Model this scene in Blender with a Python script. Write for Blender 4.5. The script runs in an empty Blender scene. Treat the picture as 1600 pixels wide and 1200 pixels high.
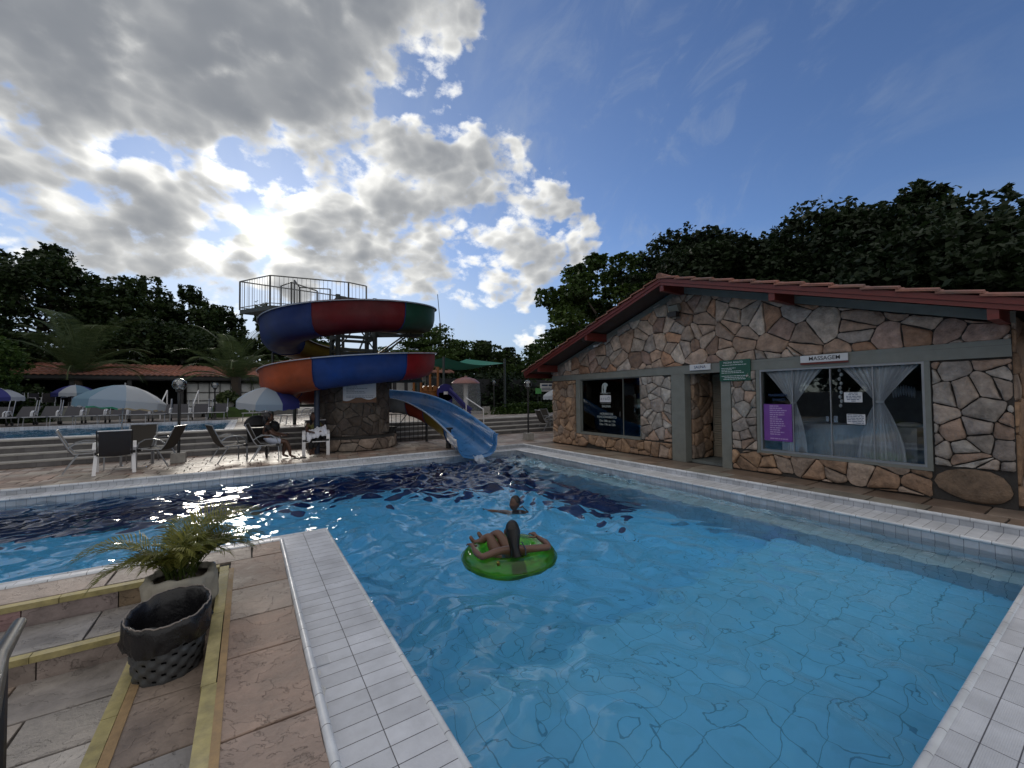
import bpy, bmesh, math, random
import numpy as np
from mathutils import Vector, Matrix, noise as mnoise
R_ = math.radians
SC = bpy.context.scene
COL = SC.collection
# ---------------------------------------------------------------- camera
F_PX = 639.0
PITCH = math.atan(.027); ROLL = .010; YAW = R_(32.9); EYE = 1.6
def cam_axes():
    F = Vector((math.sin(YAW)*math.cos(PITCH), math.cos(YAW)*math.cos(PITCH), math.sin(PITCH)))
    R0 = Vector((math.cos(YAW), -math.sin(YAW), 0)); U0 = R0.cross(F)
    R = R0*math.cos(ROLL) - U0*math.sin(ROLL); U = U0*math.cos(ROLL) + R0*math.sin(ROLL)
    return R, U, F
CR, CU, CF = cam_axes()
cd = bpy.data.cameras.new('camera'); cam = bpy.data.objects.new('camera', cd); COL.objects.link(cam)
cam.matrix_world = Matrix(((CR.x, CU.x, -CF.x, 0), (CR.y, CU.y, -CF.y, 0), (CR.z, CU.z, -CF.z, EYE), (0, 0, 0, 1)))
cd.sensor_fit = 'HORIZONTAL'; cd.sensor_width = 36; cd.lens = F_PX/1600*36; cd.clip_start = .02; cd.clip_end = 3000
SC.camera = cam
SC.render.resolution_x = 1024; SC.render.resolution_y = 768
SC.view_settings.view_transform = 'Standard'; SC.view_settings.look = 'None'
SC.view_settings.exposure = 0.3; SC.view_settings.gamma = 1.0
SC.render.engine = 'CYCLES'
cy = SC.cycles
cy.use_denoising = True
cy.max_bounces = 10; cy.transmission_bounces = 8; cy.glossy_bounces = 5; cy.diffuse_bounces = 4; cy.transparent_max_bounces = 16
cy.caustics_refractive = True; cy.caustics_reflective = False; cy.sample_clamp_indirect = 8; cy.blur_glossy = .3
# ---------------------------------------------------------------- sky and sun
SUN_AZ = 1.72; SUN_EL = 19.3
SUN = Vector((math.sin(R_(SUN_AZ))*math.cos(R_(SUN_EL)), math.cos(R_(SUN_AZ))*math.cos(R_(SUN_EL)), math.sin(R_(SUN_EL))))
ld = bpy.data.lights.new('sun', 'SUN'); ld.energy = SUN_E = 1.0; ld.angle = R_(12); ld.color = (1, .93, .82)
lo = bpy.data.objects.new('sun', ld); COL.objects.link(lo); lo.rotation_euler = SUN.to_track_quat('Z', 'Y').to_euler()

def sky_dir(u, v):   # a bearing on the sky, from the photograph's measured angles
    return (CF*F_PX + CR*(u-800) + CU*(600-v)).normalized()
REAR_FILL = .62
W = bpy.data.worlds.new('World'); SC.world = W; W.use_nodes = True
nt = W.node_tree; nt.nodes.clear()
def N(t, typ, ins=None, **kw):
    n = t.nodes.new(typ)
    for k, v in kw.items(): setattr(n, k, v)
    for k, v in (ins or {}).items():
        if isinstance(v, bpy.types.NodeSocket): t.links.new(v, n.inputs[k])
        else: n.inputs[k].default_value = v
    return n
def M(t, op, a, b=None, c=None, clamp=False):
    ins = {0: a}
    if b is not None: ins[1] = b
    if c is not None: ins[2] = c
    return N(t, 'ShaderNodeMath', ins, operation=op, use_clamp=clamp).outputs[0]
def VM(t, op, a, b=None, out=0, scale=None):
    ins = {0: a}
    if b is not None: ins[1] = b
    if scale is not None: ins['Scale'] = scale
    return N(t, 'ShaderNodeVectorMath', ins, operation=op).outputs[out]
def MR(t, v, a, b, c=0., d=1., smooth=False):
    return N(t, 'ShaderNodeMapRange', {0: v, 1: a, 2: b, 3: c, 4: d}, interpolation_type='SMOOTHSTEP' if smooth else 'LINEAR').outputs[0]
def MIXC(t, f, a, b, mode='MIX'):
    n = t.nodes.new('ShaderNodeMix'); n.data_type = 'RGBA'; n.blend_type = mode
    for i, v in ((0, f), (6, a), (7, b)):
        if isinstance(v, bpy.types.NodeSocket): t.links.new(v, n.inputs[i])
        elif i and len(v) == 3: n.inputs[i].default_value = (*v, 1)
        else: n.inputs[i].default_value = v
    return n.outputs[2]
# cloud density as a function of bearing: puffs (bearing, angular radius, thickness) broken up by fractal noise
PUFFS = [(40,-10,170,1.1),(190,40,170,1.5),(330,60,150,1.6),(430,30,140,1.5),(560,10,105,1.0),(640,30,80,.6),(690,60,55,.7),(470,120,80,.9),(90,140,110,.7),(300,170,80,.7),(380,150,90,.8),(-60,120,150,.6),
 (480,212,48,0.55),(540,225,62,0.62),(600,245,78,0.70),(670,250,72,0.70),(735,272,66,0.70),(795,292,64,0.62),(850,305,46,0.55),(620,310,95,0.78),(700,350,85,0.70),(775,375,72,0.62),(828,415,46,0.47),(565,375,92,0.78),(490,365,90,0.78),(640,410,70,0.70),(700,440,48,0.55),(560,420,60,0.62),(770,435,40,0.47),
 (160,262,62,0.47),(50,290,62,0.35),(235,292,80,0.62),(305,330,92,0.70),(365,295,75,0.62),(400,340,66,0.62),(170,350,66,0.47),(90,355,70,0.39),(20,400,70,0.35),(150,410,60,0.35),(330,455,50,0.31),(120,440,40,0.23),(280,395,80,0.47),(380,410,60,0.47),(162,205,34,0.39),(290,232,48,0.47),(236,243,32,0.39),(-20,350,90,0.39),
 (8,262,30,0.39),(915,388,34,0.35),(832,522,24,0.31),(1000,330,20,0.16),(470,445,36,0.39),(800,468,20,0.23),(560,452,30,0.31)]
g = bpy.data.node_groups.new('cloud_density', 'ShaderNodeTree')
g.interface.new_socket('Vector', in_out='INPUT', socket_type='NodeSocketVector')
g.interface.new_socket('Detail', in_out='INPUT', socket_type='NodeSocketFloat')
g.interface.new_socket('Density', in_out='OUTPUT', socket_type='NodeSocketFloat')
gi = g.nodes.new('NodeGroupInput'); go = g.nodes.new('NodeGroupOutput')
vin = VM(g, 'NORMALIZE', gi.outputs[0])
vst = VM(g, 'MULTIPLY', vin, (1, 1, 1.5))
warp = N(g, 'ShaderNodeTexNoise', {'Vector': vst, 'Scale': 5., 'Detail': 3., 'Roughness': .6})
wv = VM(g, 'SUBTRACT', warp.outputs['Color'], (.5, .5, .5))
vw = VM(g, 'NORMALIZE', VM(g, 'ADD', vin, VM(g, 'SCALE', wv, scale=.2)))
acc = None
for (u, v, r, s) in PUFFS:
    c = sky_dir(u, v); a = c.angle(sky_dir(u+r*1.12, v)); k = 2*s/(a*a)
    dt = VM(g, 'DOT_PRODUCT', vw, tuple(c), out=1)
    f = M(g, 'MULTIPLY_ADD', dt, k, s-k)          # s*(1 - d^2/r^2)
    acc = f if acc is None else N(g, 'ShaderNodeMath', {0: acc, 1: f, 2: .22}, operation='SMOOTH_MAX').outputs[0]
acc = M(g, 'MAXIMUM', acc, -1.2)
lo_in = gi.outputs[1]
n1 = N(g, 'ShaderNodeTexNoise', {'Vector': vst, 'Scale': 6., 'Detail': lo_in, 'Roughness': .655}).outputs[0]
n2 = N(g, 'ShaderNodeTexVoronoi', {'Vector': VM(g, 'ADD', vst, VM(g, 'SCALE', wv, scale=.22)), 'Scale': 13.}, feature='F1').outputs[0]
n3 = N(g, 'ShaderNodeTexVoronoi', {'Vector': VM(g, 'ADD', vst, VM(g, 'SCALE', wv, scale=.12)), 'Scale': 37.}, feature='F1').outputs[0]
d0 = M(g, 'MULTIPLY_ADD', M(g, 'SUBTRACT', n1, .5), 3.2, acc)
d1 = M(g, 'MULTIPLY_ADD', M(g, 'SUBTRACT', .42, n2), .8, d0)
d1 = M(g, 'MULTIPLY_ADD', M(g, 'SUBTRACT', .42, n3), .4, d1)
g.links.new(d1, go.inputs[0])
def dens(vec, det):
    n = nt.nodes.new('ShaderNodeGroup'); n.node_tree = g; n.inputs[1].default_value = det; nt.links.new(vec, n.inputs[0]); return n.outputs[0]
D = nt.nodes.new('ShaderNodeTexCoord').outputs['Generated']
dn = VM(nt, 'NORMALIZE', D)
sund = M(nt, 'MAXIMUM', VM(nt, 'DOT_PRODUCT', dn, tuple(SUN), out=1), 0.)
tos = VM(nt, 'NORMALIZE', VM(nt, 'SUBTRACT', tuple(SUN + Vector((0, 0, .25))), dn))
dd = dens(dn, 10.)
dB = dens(VM(nt, 'ADD', dn, VM(nt, 'SCALE', tos, scale=.035)), 2.5)
alpha = MR(nt, dd, -.08, .42, smooth=True)
dp = M(nt, 'MAXIMUM', dd, 0.)
rel = MR(nt, M(nt, 'SUBTRACT', dd, dB), -.5, 1.0, 0., 1.)          # a face turned to the sun is brighter than one turned away
trans = M(nt, 'EXPONENT', M(nt, 'MULTIPLY', M(nt, 'MAXIMUM', M(nt, 'ADD', M(nt, 'MULTIPLY', dp, .55), M(nt, 'MULTIPLY', M(nt, 'MAXIMUM', dB, 0.), .75)), 0.), -2.3))
trans = M(nt, 'ADD', M(nt, 'MULTIPLY', trans, 1.45), M(nt, 'MULTIPLY', M(nt, 'MULTIPLY', rel, M(nt, 'MULTIPLY', rel, rel)), .42))
near = M(nt, 'POWER', sund, 14.)
core = M(nt, 'POWER', sund, 160.)
lit = M(nt, 'ADD', M(nt, 'ADD', .60, M(nt, 'MULTIPLY', near, .10)), M(nt, 'MULTIPLY', core, .22))
lum = M(nt, 'MULTIPLY', trans, lit)
shade = MIXC(nt, MR(nt, sund, .2, .97), (.14, .16, .20), (.20, .215, .24))
ccol = MIXC(nt, 1., shade, N(nt, 'ShaderNodeCombineColor', {0: lum, 1: M(nt, 'MULTIPLY', lum, .97), 2: M(nt, 'MULTIPLY', lum, .88)}).outputs[0], 'ADD')
# thin veil of high cloud round the sun and low over the horizon, and streaks in the clear part
sep = N(nt, 'ShaderNodeSeparateXYZ', {0: dn})
veil = M(nt, 'MULTIPLY', M(nt, 'POWER', sund, 6.), .36)
hz = MR(nt, sep.outputs[2], .0, .34, .62, 0.)
stn = N(nt, 'ShaderNodeTexNoise', {'Vector': VM(nt, 'MULTIPLY', dn, (5., 1.6, 3.)), 'Scale': 2.2, 'Detail': 7., 'Roughness': .62, 'Distortion': .8}).outputs[0]
c1 = sky_dir(1040, 280)
stm = MR(nt, VM(nt, 'DOT_PRODUCT', dn, tuple(c1), out=1), .90, .995)
st = M(nt, 'MULTIPLY', M(nt, 'MULTIPLY', MR(nt, stn, .5, .78), stm), .35)
st2 = M(nt, 'MULTIPLY', MR(nt, stn, .45, .8), .10)
va = M(nt, 'ADD', M(nt, 'ADD', veil, M(nt, 'MULTIPLY', hz, M(nt, 'ADD', .35, sund))), M(nt, 'ADD', st, st2), clamp=True)
vlum = M(nt, 'ADD', .40, M(nt, 'MULTIPLY', near, .30))
vcol = N(nt, 'ShaderNodeCombineColor', {0: M(nt, 'MULTIPLY', vlum, .86), 1: M(nt, 'MULTIPLY', vlum, .98), 2: M(nt, 'MULTIPLY', vlum, 1.12)}).outputs[0]
glow = M(nt, 'MULTIPLY', M(nt, 'POWER', sund, 2200.), .9)
skyt = N(nt, 'ShaderNodeTexSky', sky_type='NISHITA', sun_disc=False, sun_elevation=R_(SUN_EL), sun_rotation=R_(SUN_AZ), air_density=1.0, dust_density=.25, ozone_density=2.2, altitude=900)
sky_s = VM(nt, 'MULTIPLY', skyt.outputs[0], (.080, .088, .108))
base = MIXC(nt, va, sky_s, vcol)
# unseen sky behind the camera: bright cloud field added as neutral fill light
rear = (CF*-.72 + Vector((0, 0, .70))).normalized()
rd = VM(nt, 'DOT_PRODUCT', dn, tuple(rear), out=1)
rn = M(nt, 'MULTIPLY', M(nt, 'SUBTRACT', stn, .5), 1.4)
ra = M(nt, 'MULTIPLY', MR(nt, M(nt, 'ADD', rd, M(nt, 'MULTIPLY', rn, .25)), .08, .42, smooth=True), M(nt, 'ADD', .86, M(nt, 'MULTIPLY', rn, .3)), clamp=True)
base = MIXC(nt, ra, base, (REAR_FILL*1.0, REAR_FILL*.96, REAR_FILL*.90))
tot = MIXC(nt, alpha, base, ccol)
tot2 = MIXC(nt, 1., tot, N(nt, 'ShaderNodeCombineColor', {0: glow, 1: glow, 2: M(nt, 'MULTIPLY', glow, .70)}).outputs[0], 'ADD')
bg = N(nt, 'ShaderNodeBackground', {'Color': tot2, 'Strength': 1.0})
nt.links.new(bg.outputs[0], N(nt, 'ShaderNodeOutputWorld').inputs[0])
W.cycles.sampling_method = 'MANUAL'; W.cycles.sample_map_resolution = 1024
# ---------------------------------------------------------------- helpers
RNG = random.Random(7)
def tag(o, label=None, cat=None, group=None, kind=None):
    if label: o['label'] = label
    if cat: o['category'] = cat
    if group: o['group'] = group
    if kind: o['kind'] = kind
    return o
def empty(name, loc=(0, 0, 0), rz=0., label=None, cat=None, group=None):
    o = bpy.data.objects.new(name, None); COL.objects.link(o); o.location = loc; o.rotation_euler = (0, 0, rz)
    o.empty_display_size = .1
    return tag(o, label, cat, group)
def copy_tree(o, parent=None):
    c = o.copy(); COL.objects.link(c); c.parent = parent
    for ch in o.children: copy_tree(ch, c)
    return c
def pw(o):
    p = Vector((0, 0, 0))
    while o is not None: p = p + Vector(o.location); o = o.parent
    return p
class MB:
    def __init__(s): s.v = []; s.f = []; s.m = []; s.c = []; s.n = 0; s.mi = 0; s.col = (1, 1, 1)
    def add(s, vs, fs):
        b = len(s.v); s.v.extend([tuple(p) for p in vs])
        for f in fs: s.f.append(tuple(i+b for i in f)); s.m.append(s.mi); s.c.append(s.col)
        return s
    def box(s, c, d, rz=0., mat=None, taper=1.):
        x, y, z = d[0]/2, d[1]/2, d[2]/2
        P = [(-x, -y, -z), (x, -y, -z), (x, y, -z), (-x, y, -z), (-x*taper, -y*taper, z), (x*taper, -y*taper, z), (x*taper, y*taper, z), (-x*taper, y*taper, z)]
        Mx = (mat if mat is not None else Matrix.Rotation(rz, 4, 'Z'))
        c = Vector(c)
        return s.add([c + (Mx @ Vector(p)) for p in P], [(0, 3, 2, 1), (4, 5, 6, 7), (0, 1, 5, 4), (1, 2, 6, 5), (2, 3, 7, 6), (3, 0, 4, 7)])
    def bx(s, x0, x1, y0, y1, z0, z1): return s.box(((x0+x1)/2, (y0+y1)/2, (z0+z1)/2), (x1-x0, y1-y0, z1-z0))
    def bar(s, a, b, w, h=None):
        a, b = Vector(a), Vector(b); d = b-a; q = d.to_track_quat('Y', 'Z').to_matrix().to_4x4()
        return s.box((a+b)/2, (w, d.length, h or w), mat=q)
    def tube(s, pts, r, n=8, closed=False, cap=True):
        pts = [Vector(p) for p in pts]; k = len(pts); rs = r if hasattr(r, '__len__') else [r]*k
        up = None; vs = []
        for i, p in enumerate(pts):
            a = pts[i-1] if (i > 0 or closed) else p; b = pts[(i+1) % k] if (i < k-1 or closed) else p
            t = (b-a).normalized()
            if up is None: up = t.orthogonal().normalized()
            up = (up - t*up.dot(t));
            up = up.normalized() if up.length > 1e-6 else t.orthogonal().normalized()
            w = t.cross(up)
            for j in range(n):
                A = 2*math.pi*j/n; vs.append(p + (up*math.cos(A) + w*math.sin(A))*rs[i])
        fs = []
        for i in range(k if closed else k-1):
            for j in range(n):
                a = i*n+j; b = i*n+(j+1) % n; c = ((i+1) % k)*n+(j+1) % n; d = ((i+1) % k)*n+j
                fs.append((a, b, c, d))
        if cap and not closed: fs += [tuple(reversed(range(n))), tuple(range((k-1)*n, k*n))]
        return s.add(vs, fs)
    def lathe(s, prof, c=(0, 0, 0), n=24, a0=0., a1=2*math.pi, sx=1., sy=1.):
        full = abs(a1-a0-2*math.pi) < 1e-6; m = n if full else n+1; c = Vector(c)
        vs = [c + Vector((r*math.cos(a0+(a1-a0)*j/n)*sx, r*math.sin(a0+(a1-a0)*j/n)*sy, z)) for (r, z) in prof for j in range(m)]
        fs = [(i*m+j, i*m+(j+1) % m, (i+1)*m+(j+1) % m, (i+1)*m+j) for i in range(len(prof)-1) for j in range(m if full else n)]
        return s.add(vs, fs)
    def ball(s, c, r, n=16, k=10, mat=None):
        r = r if hasattr(r, '__len__') else (r, r, r); c = Vector(c); vs = []; Mx = mat or Matrix.Identity(4)
        for i in range(k+1):
            t = math.pi*i/k
            for j in range(n):
                a = 2*math.pi*j/n; vs.append(c + Mx @ Vector((r[0]*math.sin(t)*math.cos(a), r[1]*math.sin(t)*math.sin(a), r[2]*math.cos(t))))
        return s.add(vs, [(i*n+j, (i+1)*n+j, (i+1)*n+(j+1) % n, i*n+(j+1) % n) for i in range(k) for j in range(n)])
    def build(s, name, mats, parent=None, smooth=False, label=None, cat=None, group=None, kind=None, at=None, ang=35):
        me = bpy.data.meshes.new(name); vs = s.v
        if at is not None: vs = [(x-at[0], y-at[1], z-at[2]) for x, y, z in vs]
        me.from_pydata(vs, [], s.f)
        if not isinstance(mats, (list, tuple)): mats = [mats]
        for m in mats: me.materials.append(m)
        me.polygons.foreach_set('material_index', s.m)
        if any(c != (1, 1, 1) for c in s.c):
            ca = me.color_attributes.new('Col', 'FLOAT_COLOR', 'CORNER'); arr = []
            for f, c in zip(s.f, s.c): arr.extend([*c, 1.]*len(f))
            ca.data.foreach_set('color', arr)
        me.validate()
        if smooth:
            me.polygons.foreach_set('use_smooth', [True]*len(me.polygons))
            try: me.set_sharp_from_angle(angle=R_(ang))
            except Exception: pass
        me.update()
        o = bpy.data.objects.new(name, me); COL.objects.link(o)
        if parent is not None: o.parent = parent
        o.location = Vector(at or (0, 0, 0)) - pw(parent)
        return tag(o, label, cat, group, kind)
def np_mesh(name, V, Fc, mats, parent=None, cols=None, mi=None):   # quads from numpy arrays
    me = bpy.data.meshes.new(name); n = len(V); k = len(Fc)
    me.vertices.add(n); me.vertices.foreach_set('co', V.astype(np.float32).ravel())
    me.loops.add(k*4); me.loops.foreach_set('vertex_index', Fc.astype(np.int32).ravel())
    me.polygons.add(k); me.polygons.foreach_set('loop_start', np.arange(0, 4*k, 4, dtype=np.int32)); me.polygons.foreach_set('loop_total', np.full(k, 4, dtype=np.int32))
    for m in (mats if isinstance(mats, (list, tuple)) else [mats]): me.materials.append(m)
    if mi is not None: me.polygons.foreach_set('material_index', mi)
    me.update(calc_edges=True)
    if cols is not None:
        ca = me.color_attributes.new('Col', 'FLOAT_COLOR', 'CORNER'); c4 = np.ones((k, 4, 4), dtype=np.float32); c4[:, :, :3] = cols[:, None, :]
        ca.data.foreach_set('color', c4.ravel())
    o = bpy.data.objects.new(name, me); COL.objects.link(o); o.parent = parent
    return o
def text_mesh(name, s, size, mat, parent, M4, extrude=.001, align='CENTER', bold=False, width=None):
    cu = bpy.data.curves.new('lettering', 'FONT'); cu.body = s; cu.size = size; cu.align_x = align; cu.align_y = 'CENTER'; cu.extrude = extrude
    if bold: cu.offset = size*.003
    cu.resolution_u = 6
    t = bpy.data.objects.new('lettering', cu); COL.objects.link(t)
    bpy.context.view_layer.update()
    me = bpy.data.meshes.new_from_object(t.evaluated_get(bpy.context.evaluated_depsgraph_get()))
    bpy.data.objects.remove(t)
    if width:
        xs = [v.co.x for v in me.vertices]; f = width/(max(xs)-min(xs)); me.transform(Matrix.Diagonal((f, 1, 1, 1)))
    me.transform(M4); me.materials.clear(); me.materials.append(mat)
    o = bpy.data.objects.new(name, me); COL.objects.link(o); o.parent = parent; o.location = -pw(parent)
    return o
def frame4(origin, ux, uy):  # local x->ux, y->uy, z->normal
    ux, uy = Vector(ux).normalized(), Vector(uy).normalized(); uz = ux.cross(uy)
    return Matrix(((ux.x, uy.x, uz.x, origin[0]), (ux.y, uy.y, uz.y, origin[1]), (ux.z, uy.z, uz.z, origin[2]), (0, 0, 0, 1)))
# ---------------------------------------------------------------- materials
MAT = {}
def pm(name, col=(.5, .5, .5), rough=.6, metal=0., var=.15, vs=6., bump=0., bs=40., bd=.01, attr=False, spec=.5, coat=0., tint=None, streak=None, trans=0., sss=0., alpha=1., cleft=0.):
    m = bpy.data.materials.new(name); m.use_nodes = True; t = m.node_tree; b = t.nodes['Principled BSDF']
    tc = t.nodes.new('ShaderNodeTexCoord').outputs['Object']
    base = N(t, 'ShaderNodeAttribute', attribute_name='Col').outputs['Color'] if attr else None
    if var or tint:
        n = N(t, 'ShaderNodeTexNoise', {'Vector': tc if not streak else VM(t, 'MULTIPLY', tc, streak), 'Scale': vs, 'Detail': 6., 'Roughness': .62}).outputs[0]
        f = MR(t, n, .3, .7, 1-var, 1+var)
        c0 = base if attr else (*col, 1)
        if tint is not None:
            n2 = N(t, 'ShaderNodeTexNoise', {'Vector': tc, 'Scale': vs*.37, 'Detail': 5., 'Roughness': .6}).outputs[0]
            c0 = MIXC(t, MR(t, n2, .42, .68), c0, (*tint, 1))
        cc = VM(t, 'SCALE', c0 if isinstance(c0, bpy.types.NodeSocket) else tuple(c0[:3]), scale=f)
        t.links.new(cc, b.inputs['Base Color'])
        t.links.new(MR(t, n, .3, .7, max(.03, rough*.82), min(1, rough*1.15)), b.inputs['Roughness'])
    else:
        if attr: t.links.new(base, b.inputs['Base Color'])
        else: b.inputs['Base Color'].default_value = (*col, 1)
        b.inputs['Roughness'].default_value = rough
    if bump:
        bn = N(t, 'ShaderNodeTexNoise', {'Vector': tc, 'Scale': bs, 'Detail': 8., 'Roughness': .65}).outputs[0]
        if cleft:   # split-stone ledges: a few height terraces with ragged edges, plus hairline cracks
            w1 = N(t, 'ShaderNodeTexNoise', {'Vector': tc, 'Scale': 1.25, 'Detail': 9., 'Roughness': .58, 'Distortion': .4}).outputs[0]
            led = M(t, 'ADD', M(t, 'ADD', MR(t, w1, .40, .405), MR(t, w1, .50, .503)), M(t, 'ADD', MR(t, w1, .56, .563), MR(t, w1, .63, .635)))
            bn = M(t, 'ADD', M(t, 'MULTIPLY', led, cleft*.45), bn)
            edge = M(t, 'ADD', MR(t, M(t, 'ABSOLUTE', M(t, 'SUBTRACT', w1, .5015)), .0, .004, 1., 0.), MR(t, M(t, 'ABSOLUTE', M(t, 'SUBTRACT', w1, .5615)), .0, .003, 1., 0.), clamp=True)
            t.links.new(VM(t, 'SCALE', VM(t, 'SCALE', cc, scale=MR(t, led, 0., 4., .80, 1.16)), scale=MR(t, edge, 0., 1., 1., .84)), b.inputs['Base Color'])
        t.links.new(N(t, 'ShaderNodeBump', {'Strength': bump, 'Distance': bd, 'Height': bn}).outputs[0], b.inputs['Normal'])
    b.inputs['Metallic'].default_value = metal; b.inputs['Specular IOR Level'].default_value = spec; b.inputs['Coat Weight'].default_value = coat
    if trans: b.inputs['Transmission Weight'].default_value = trans
    if sss: b.inputs['Subsurface Weight'].default_value = sss; b.inputs['Subsurface Scale'].default_value = .02
    if alpha < 1: b.inputs['Alpha'].default_value = alpha
    MAT[name] = m; return m
def tile_mat(name, col, perm, bw, bh, mortar=.005, mcol=(.12, .13, .15), off=0., rough=.35, var=.10, rib=0., dirt=.34, zo=0., xo=0.):
    m = bpy.data.materials.new(name); m.use_nodes = True; t = m.node_tree; b = t.nodes['Principled BSDF']
    tc = t.nodes.new('ShaderNodeTexCoord').outputs['Object']; sp = N(t, 'ShaderNodeSeparateXYZ', {0: tc}); o = {'x': M(t, 'ADD', sp.outputs[0], xo), 'y': sp.outputs[1], 'z': M(t, 'ADD', sp.outputs[2], zo)}
    vec = N(t, 'ShaderNodeCombineXYZ', {0: o[perm[0]], 1: o[perm[1]]}).outputs[0]
    br = N(t, 'ShaderNodeTexBrick', {'Vector': vec, 'Color1': (1-var, 1-var, 1-var, 1), 'Color2': (1+var, 1+var, 1+var, 1), 'Mortar': (0, 0, 0, 1), 'Scale': 1., 'Mortar Size': mortar/2, 'Mortar Smooth': .1, 'Brick Width': bw, 'Row Height': bh}, offset=off, squash=1.)
    n = N(t, 'ShaderNodeTexNoise', {'Vector': tc, 'Scale': 3.1, 'Detail': 7., 'Roughness': .65}).outputs[0]
    c = MIXC(t, 1., (*col, 1), br.outputs['Color'], 'MULTIPLY')
    c = VM(t, 'SCALE', c, scale=MR(t, n, .35, .75, 1.04, 1-dirt))
    c = MIXC(t, br.outputs['Fac'], c, (*mcol, 1))
    t.links.new(c, b.inputs['Base Color']); t.links.new(MR(t, n, .3, .7, rough*.7, rough*1.4), b.inputs['Roughness'])
    h = M(t, 'MULTIPLY', br.outputs['Fac'], -1.)
    if rib:
        h = M(t, 'ADD', h, M(t, 'MULTIPLY', M(t, 'SINE', M(t, 'MULTIPLY', o[perm[1]], 2*math.pi/.008)), rib))
    t.links.new(N(t, 'ShaderNodeBump', {'Strength': .5, 'Distance': .003, 'Height': h}).outputs[0], b.inputs['Normal'])
    MAT[name] = m; return m
WHITE_T = (.64, .665, .72)
pm('stone', attr=True, rough=.85, var=.42, vs=7, bump=1., bs=9, bd=.045, tint=None)
pm('flag', attr=True, rough=.62, var=.34, vs=4.5, bump=.9, bs=9, bd=.015, spec=.5, cleft=.9)
pm('flag_far', attr=True, rough=.40, var=.35, vs=2.2, bump=.5, bs=9, bd=.01, spec=.5)
pm('mortar', (.045, .042, .04), .95, var=.3, vs=20, bump=.6, bs=40)
pm('mortar_light', (.16, .15, .14), .9, var=.3, vs=14, bump=.5)
pm('yellow_paint', (.35, .30, .13), .7, var=.3, vs=11, bump=.4, bs=30, tint=(.42, .36, .18))
pm('ochre_stain', (.33, .22, .11), .75, var=.25, vs=12, bump=.4)
pm('concrete', (.19, .20, .185), .75, var=.14, vs=5, bump=.25, bs=60, bd=.004)
pm('concrete_dark', (.13, .13, .13), .85, var=.25, vs=5, bump=.3)
pm('concrete_block', (.36, .35, .33), .85, var=.2, vs=9, bump=.4)
pm('soil', (.06, .045, .03), .95, var=.4, vs=4, bump=.8)
pm('grass', (.045, .085, .02), .95, var=.4, vs=3, bump=.8)
pm('red_wood', (.135, .022, .018), .5, var=.22, vs=7, bump=.2, bs=30, streak=(1, 1, 6))
pm('soffit', (.055, .035, .03), .8, var=.2, vs=6)
pm('roof_tile', (.25, .105, .075), .75, var=.35, vs=5, bump=.4, bs=40, tint=(.13, .085, .07))
pm('far_tile', (.27, .11, .07), .7, var=.35, vs=1.6, bump=.3, tint=(.15, .075, .06))
pm('alu', (.33, .34, .36), .35, .6, var=.06)
pm('white_metal', (.72, .72, .74), .4, var=.06, coat=.2)
pm('white_plastic', (.60, .62, .66), .4, var=.06)
pm('black_metal', (.014, .014, .016), .4, var=.2, coat=.2)
pm('black_paint', (.02, .02, .022), .5, var=.2)
pm('steel', (.035, .045, .045), .5, .3, var=.25)
pm('rail_grey', (.20, .205, .20), .5, .3, var=.2)
pm('chrome', (.7, .7, .72), .18, 1., var=.03)
pm('sling', (.03, .028, .032), .75, var=.2, vs=30, bump=.4, bs=300, bd=.002)
pm('sling_brown', (.05, .043, .036), .75, var=.2, vs=30, bump=.4, bs=300, bd=.002)
pm('lounger_sling', (.045, .045, .055), .75, var=.2, vs=20)
pm('table_top', (.05, .05, .052), .35, var=.2)
pm('dark_inside', (.02, .022, .025), .9, var=.2)
pm('room_wall', (.15, .17, .17), .9, var=.2)
pm('slat_beige', (.34, .30, .24), .6, var=.15, streak=(1, 1, 12), vs=4)
pm('curtain', (.88, .90, .95), .9, var=.04, vs=12)
pm('sheet', (.62, .68, .76), .9, var=.08, vs=5)
pm('sign_white', (.62, .63, .66), .4, var=.04)
pm('sign_green', (.012, .085, .055), .4, var=.1)
pm('sign_brown', (.16, .07, .03), .5, var=.2)
pm('ink_blue', (.02, .05, .13), .5, var=0)
pm('ink_black', (.015, .016, .02), .5, var=0)
pm('ink_white', (.62, .66, .68), .6, var=0)
pm('etch_white', (.42, .48, .48), .7, var=0)
pm('poster_purple', (.17, .055, .30), .35, var=.08)
pm('poster_text', (.42, .30, .55), .5, var=0)
for nm, c in dict(blue=(.010, .028, .125), red=(.105, .008, .010), green=(.008, .045, .028), yellow=(.16, .115, .012), orange=(.34, .065, .018), lred=(.20, .010, .014), lblue=(.010, .042, .19), white=(.34, .35, .36), chute=(.03, .17, .42), redor=(.26, .035, .014)).items():
    pm('fib_'+nm, c, .5 if nm != 'chute' else .3, spec=.22 if nm != 'chute' else .5, var=.25, vs=2.2, coat=0. if nm != 'chute' else .3, bump=.08, bs=6, tint=tuple(x*.75+.02 for x in c))
pm('skin_dark', (.085, .042, .028), .5, var=.08, vs=18, sss=0.)
pm('skin_tan', (.135, .072, .05), .45, var=.07, vs=16)
pm('hair', (.005, .004, .005), .42, var=.3, vs=20, streak=(9, 9, 1), bump=.8, bs=60, bd=.004)
pm('denim_light', (.46, .50, .62), .85, var=.12, vs=20)
pm('black_cloth', (.01, .01, .012), .85, var=.2)
pm('green_cloth', (.10, .095, .03), .85, var=.15)
pm('towel', (.70, .72, .80), .95, var=.08, vs=25, bump=.5, bs=90)
pm('navy_swim', (.02, .05, .10), .6, var=.1)
pm('bark', (.05, .038, .028), .9, var=.3, vs=8, bump=.8, bs=20)
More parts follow.
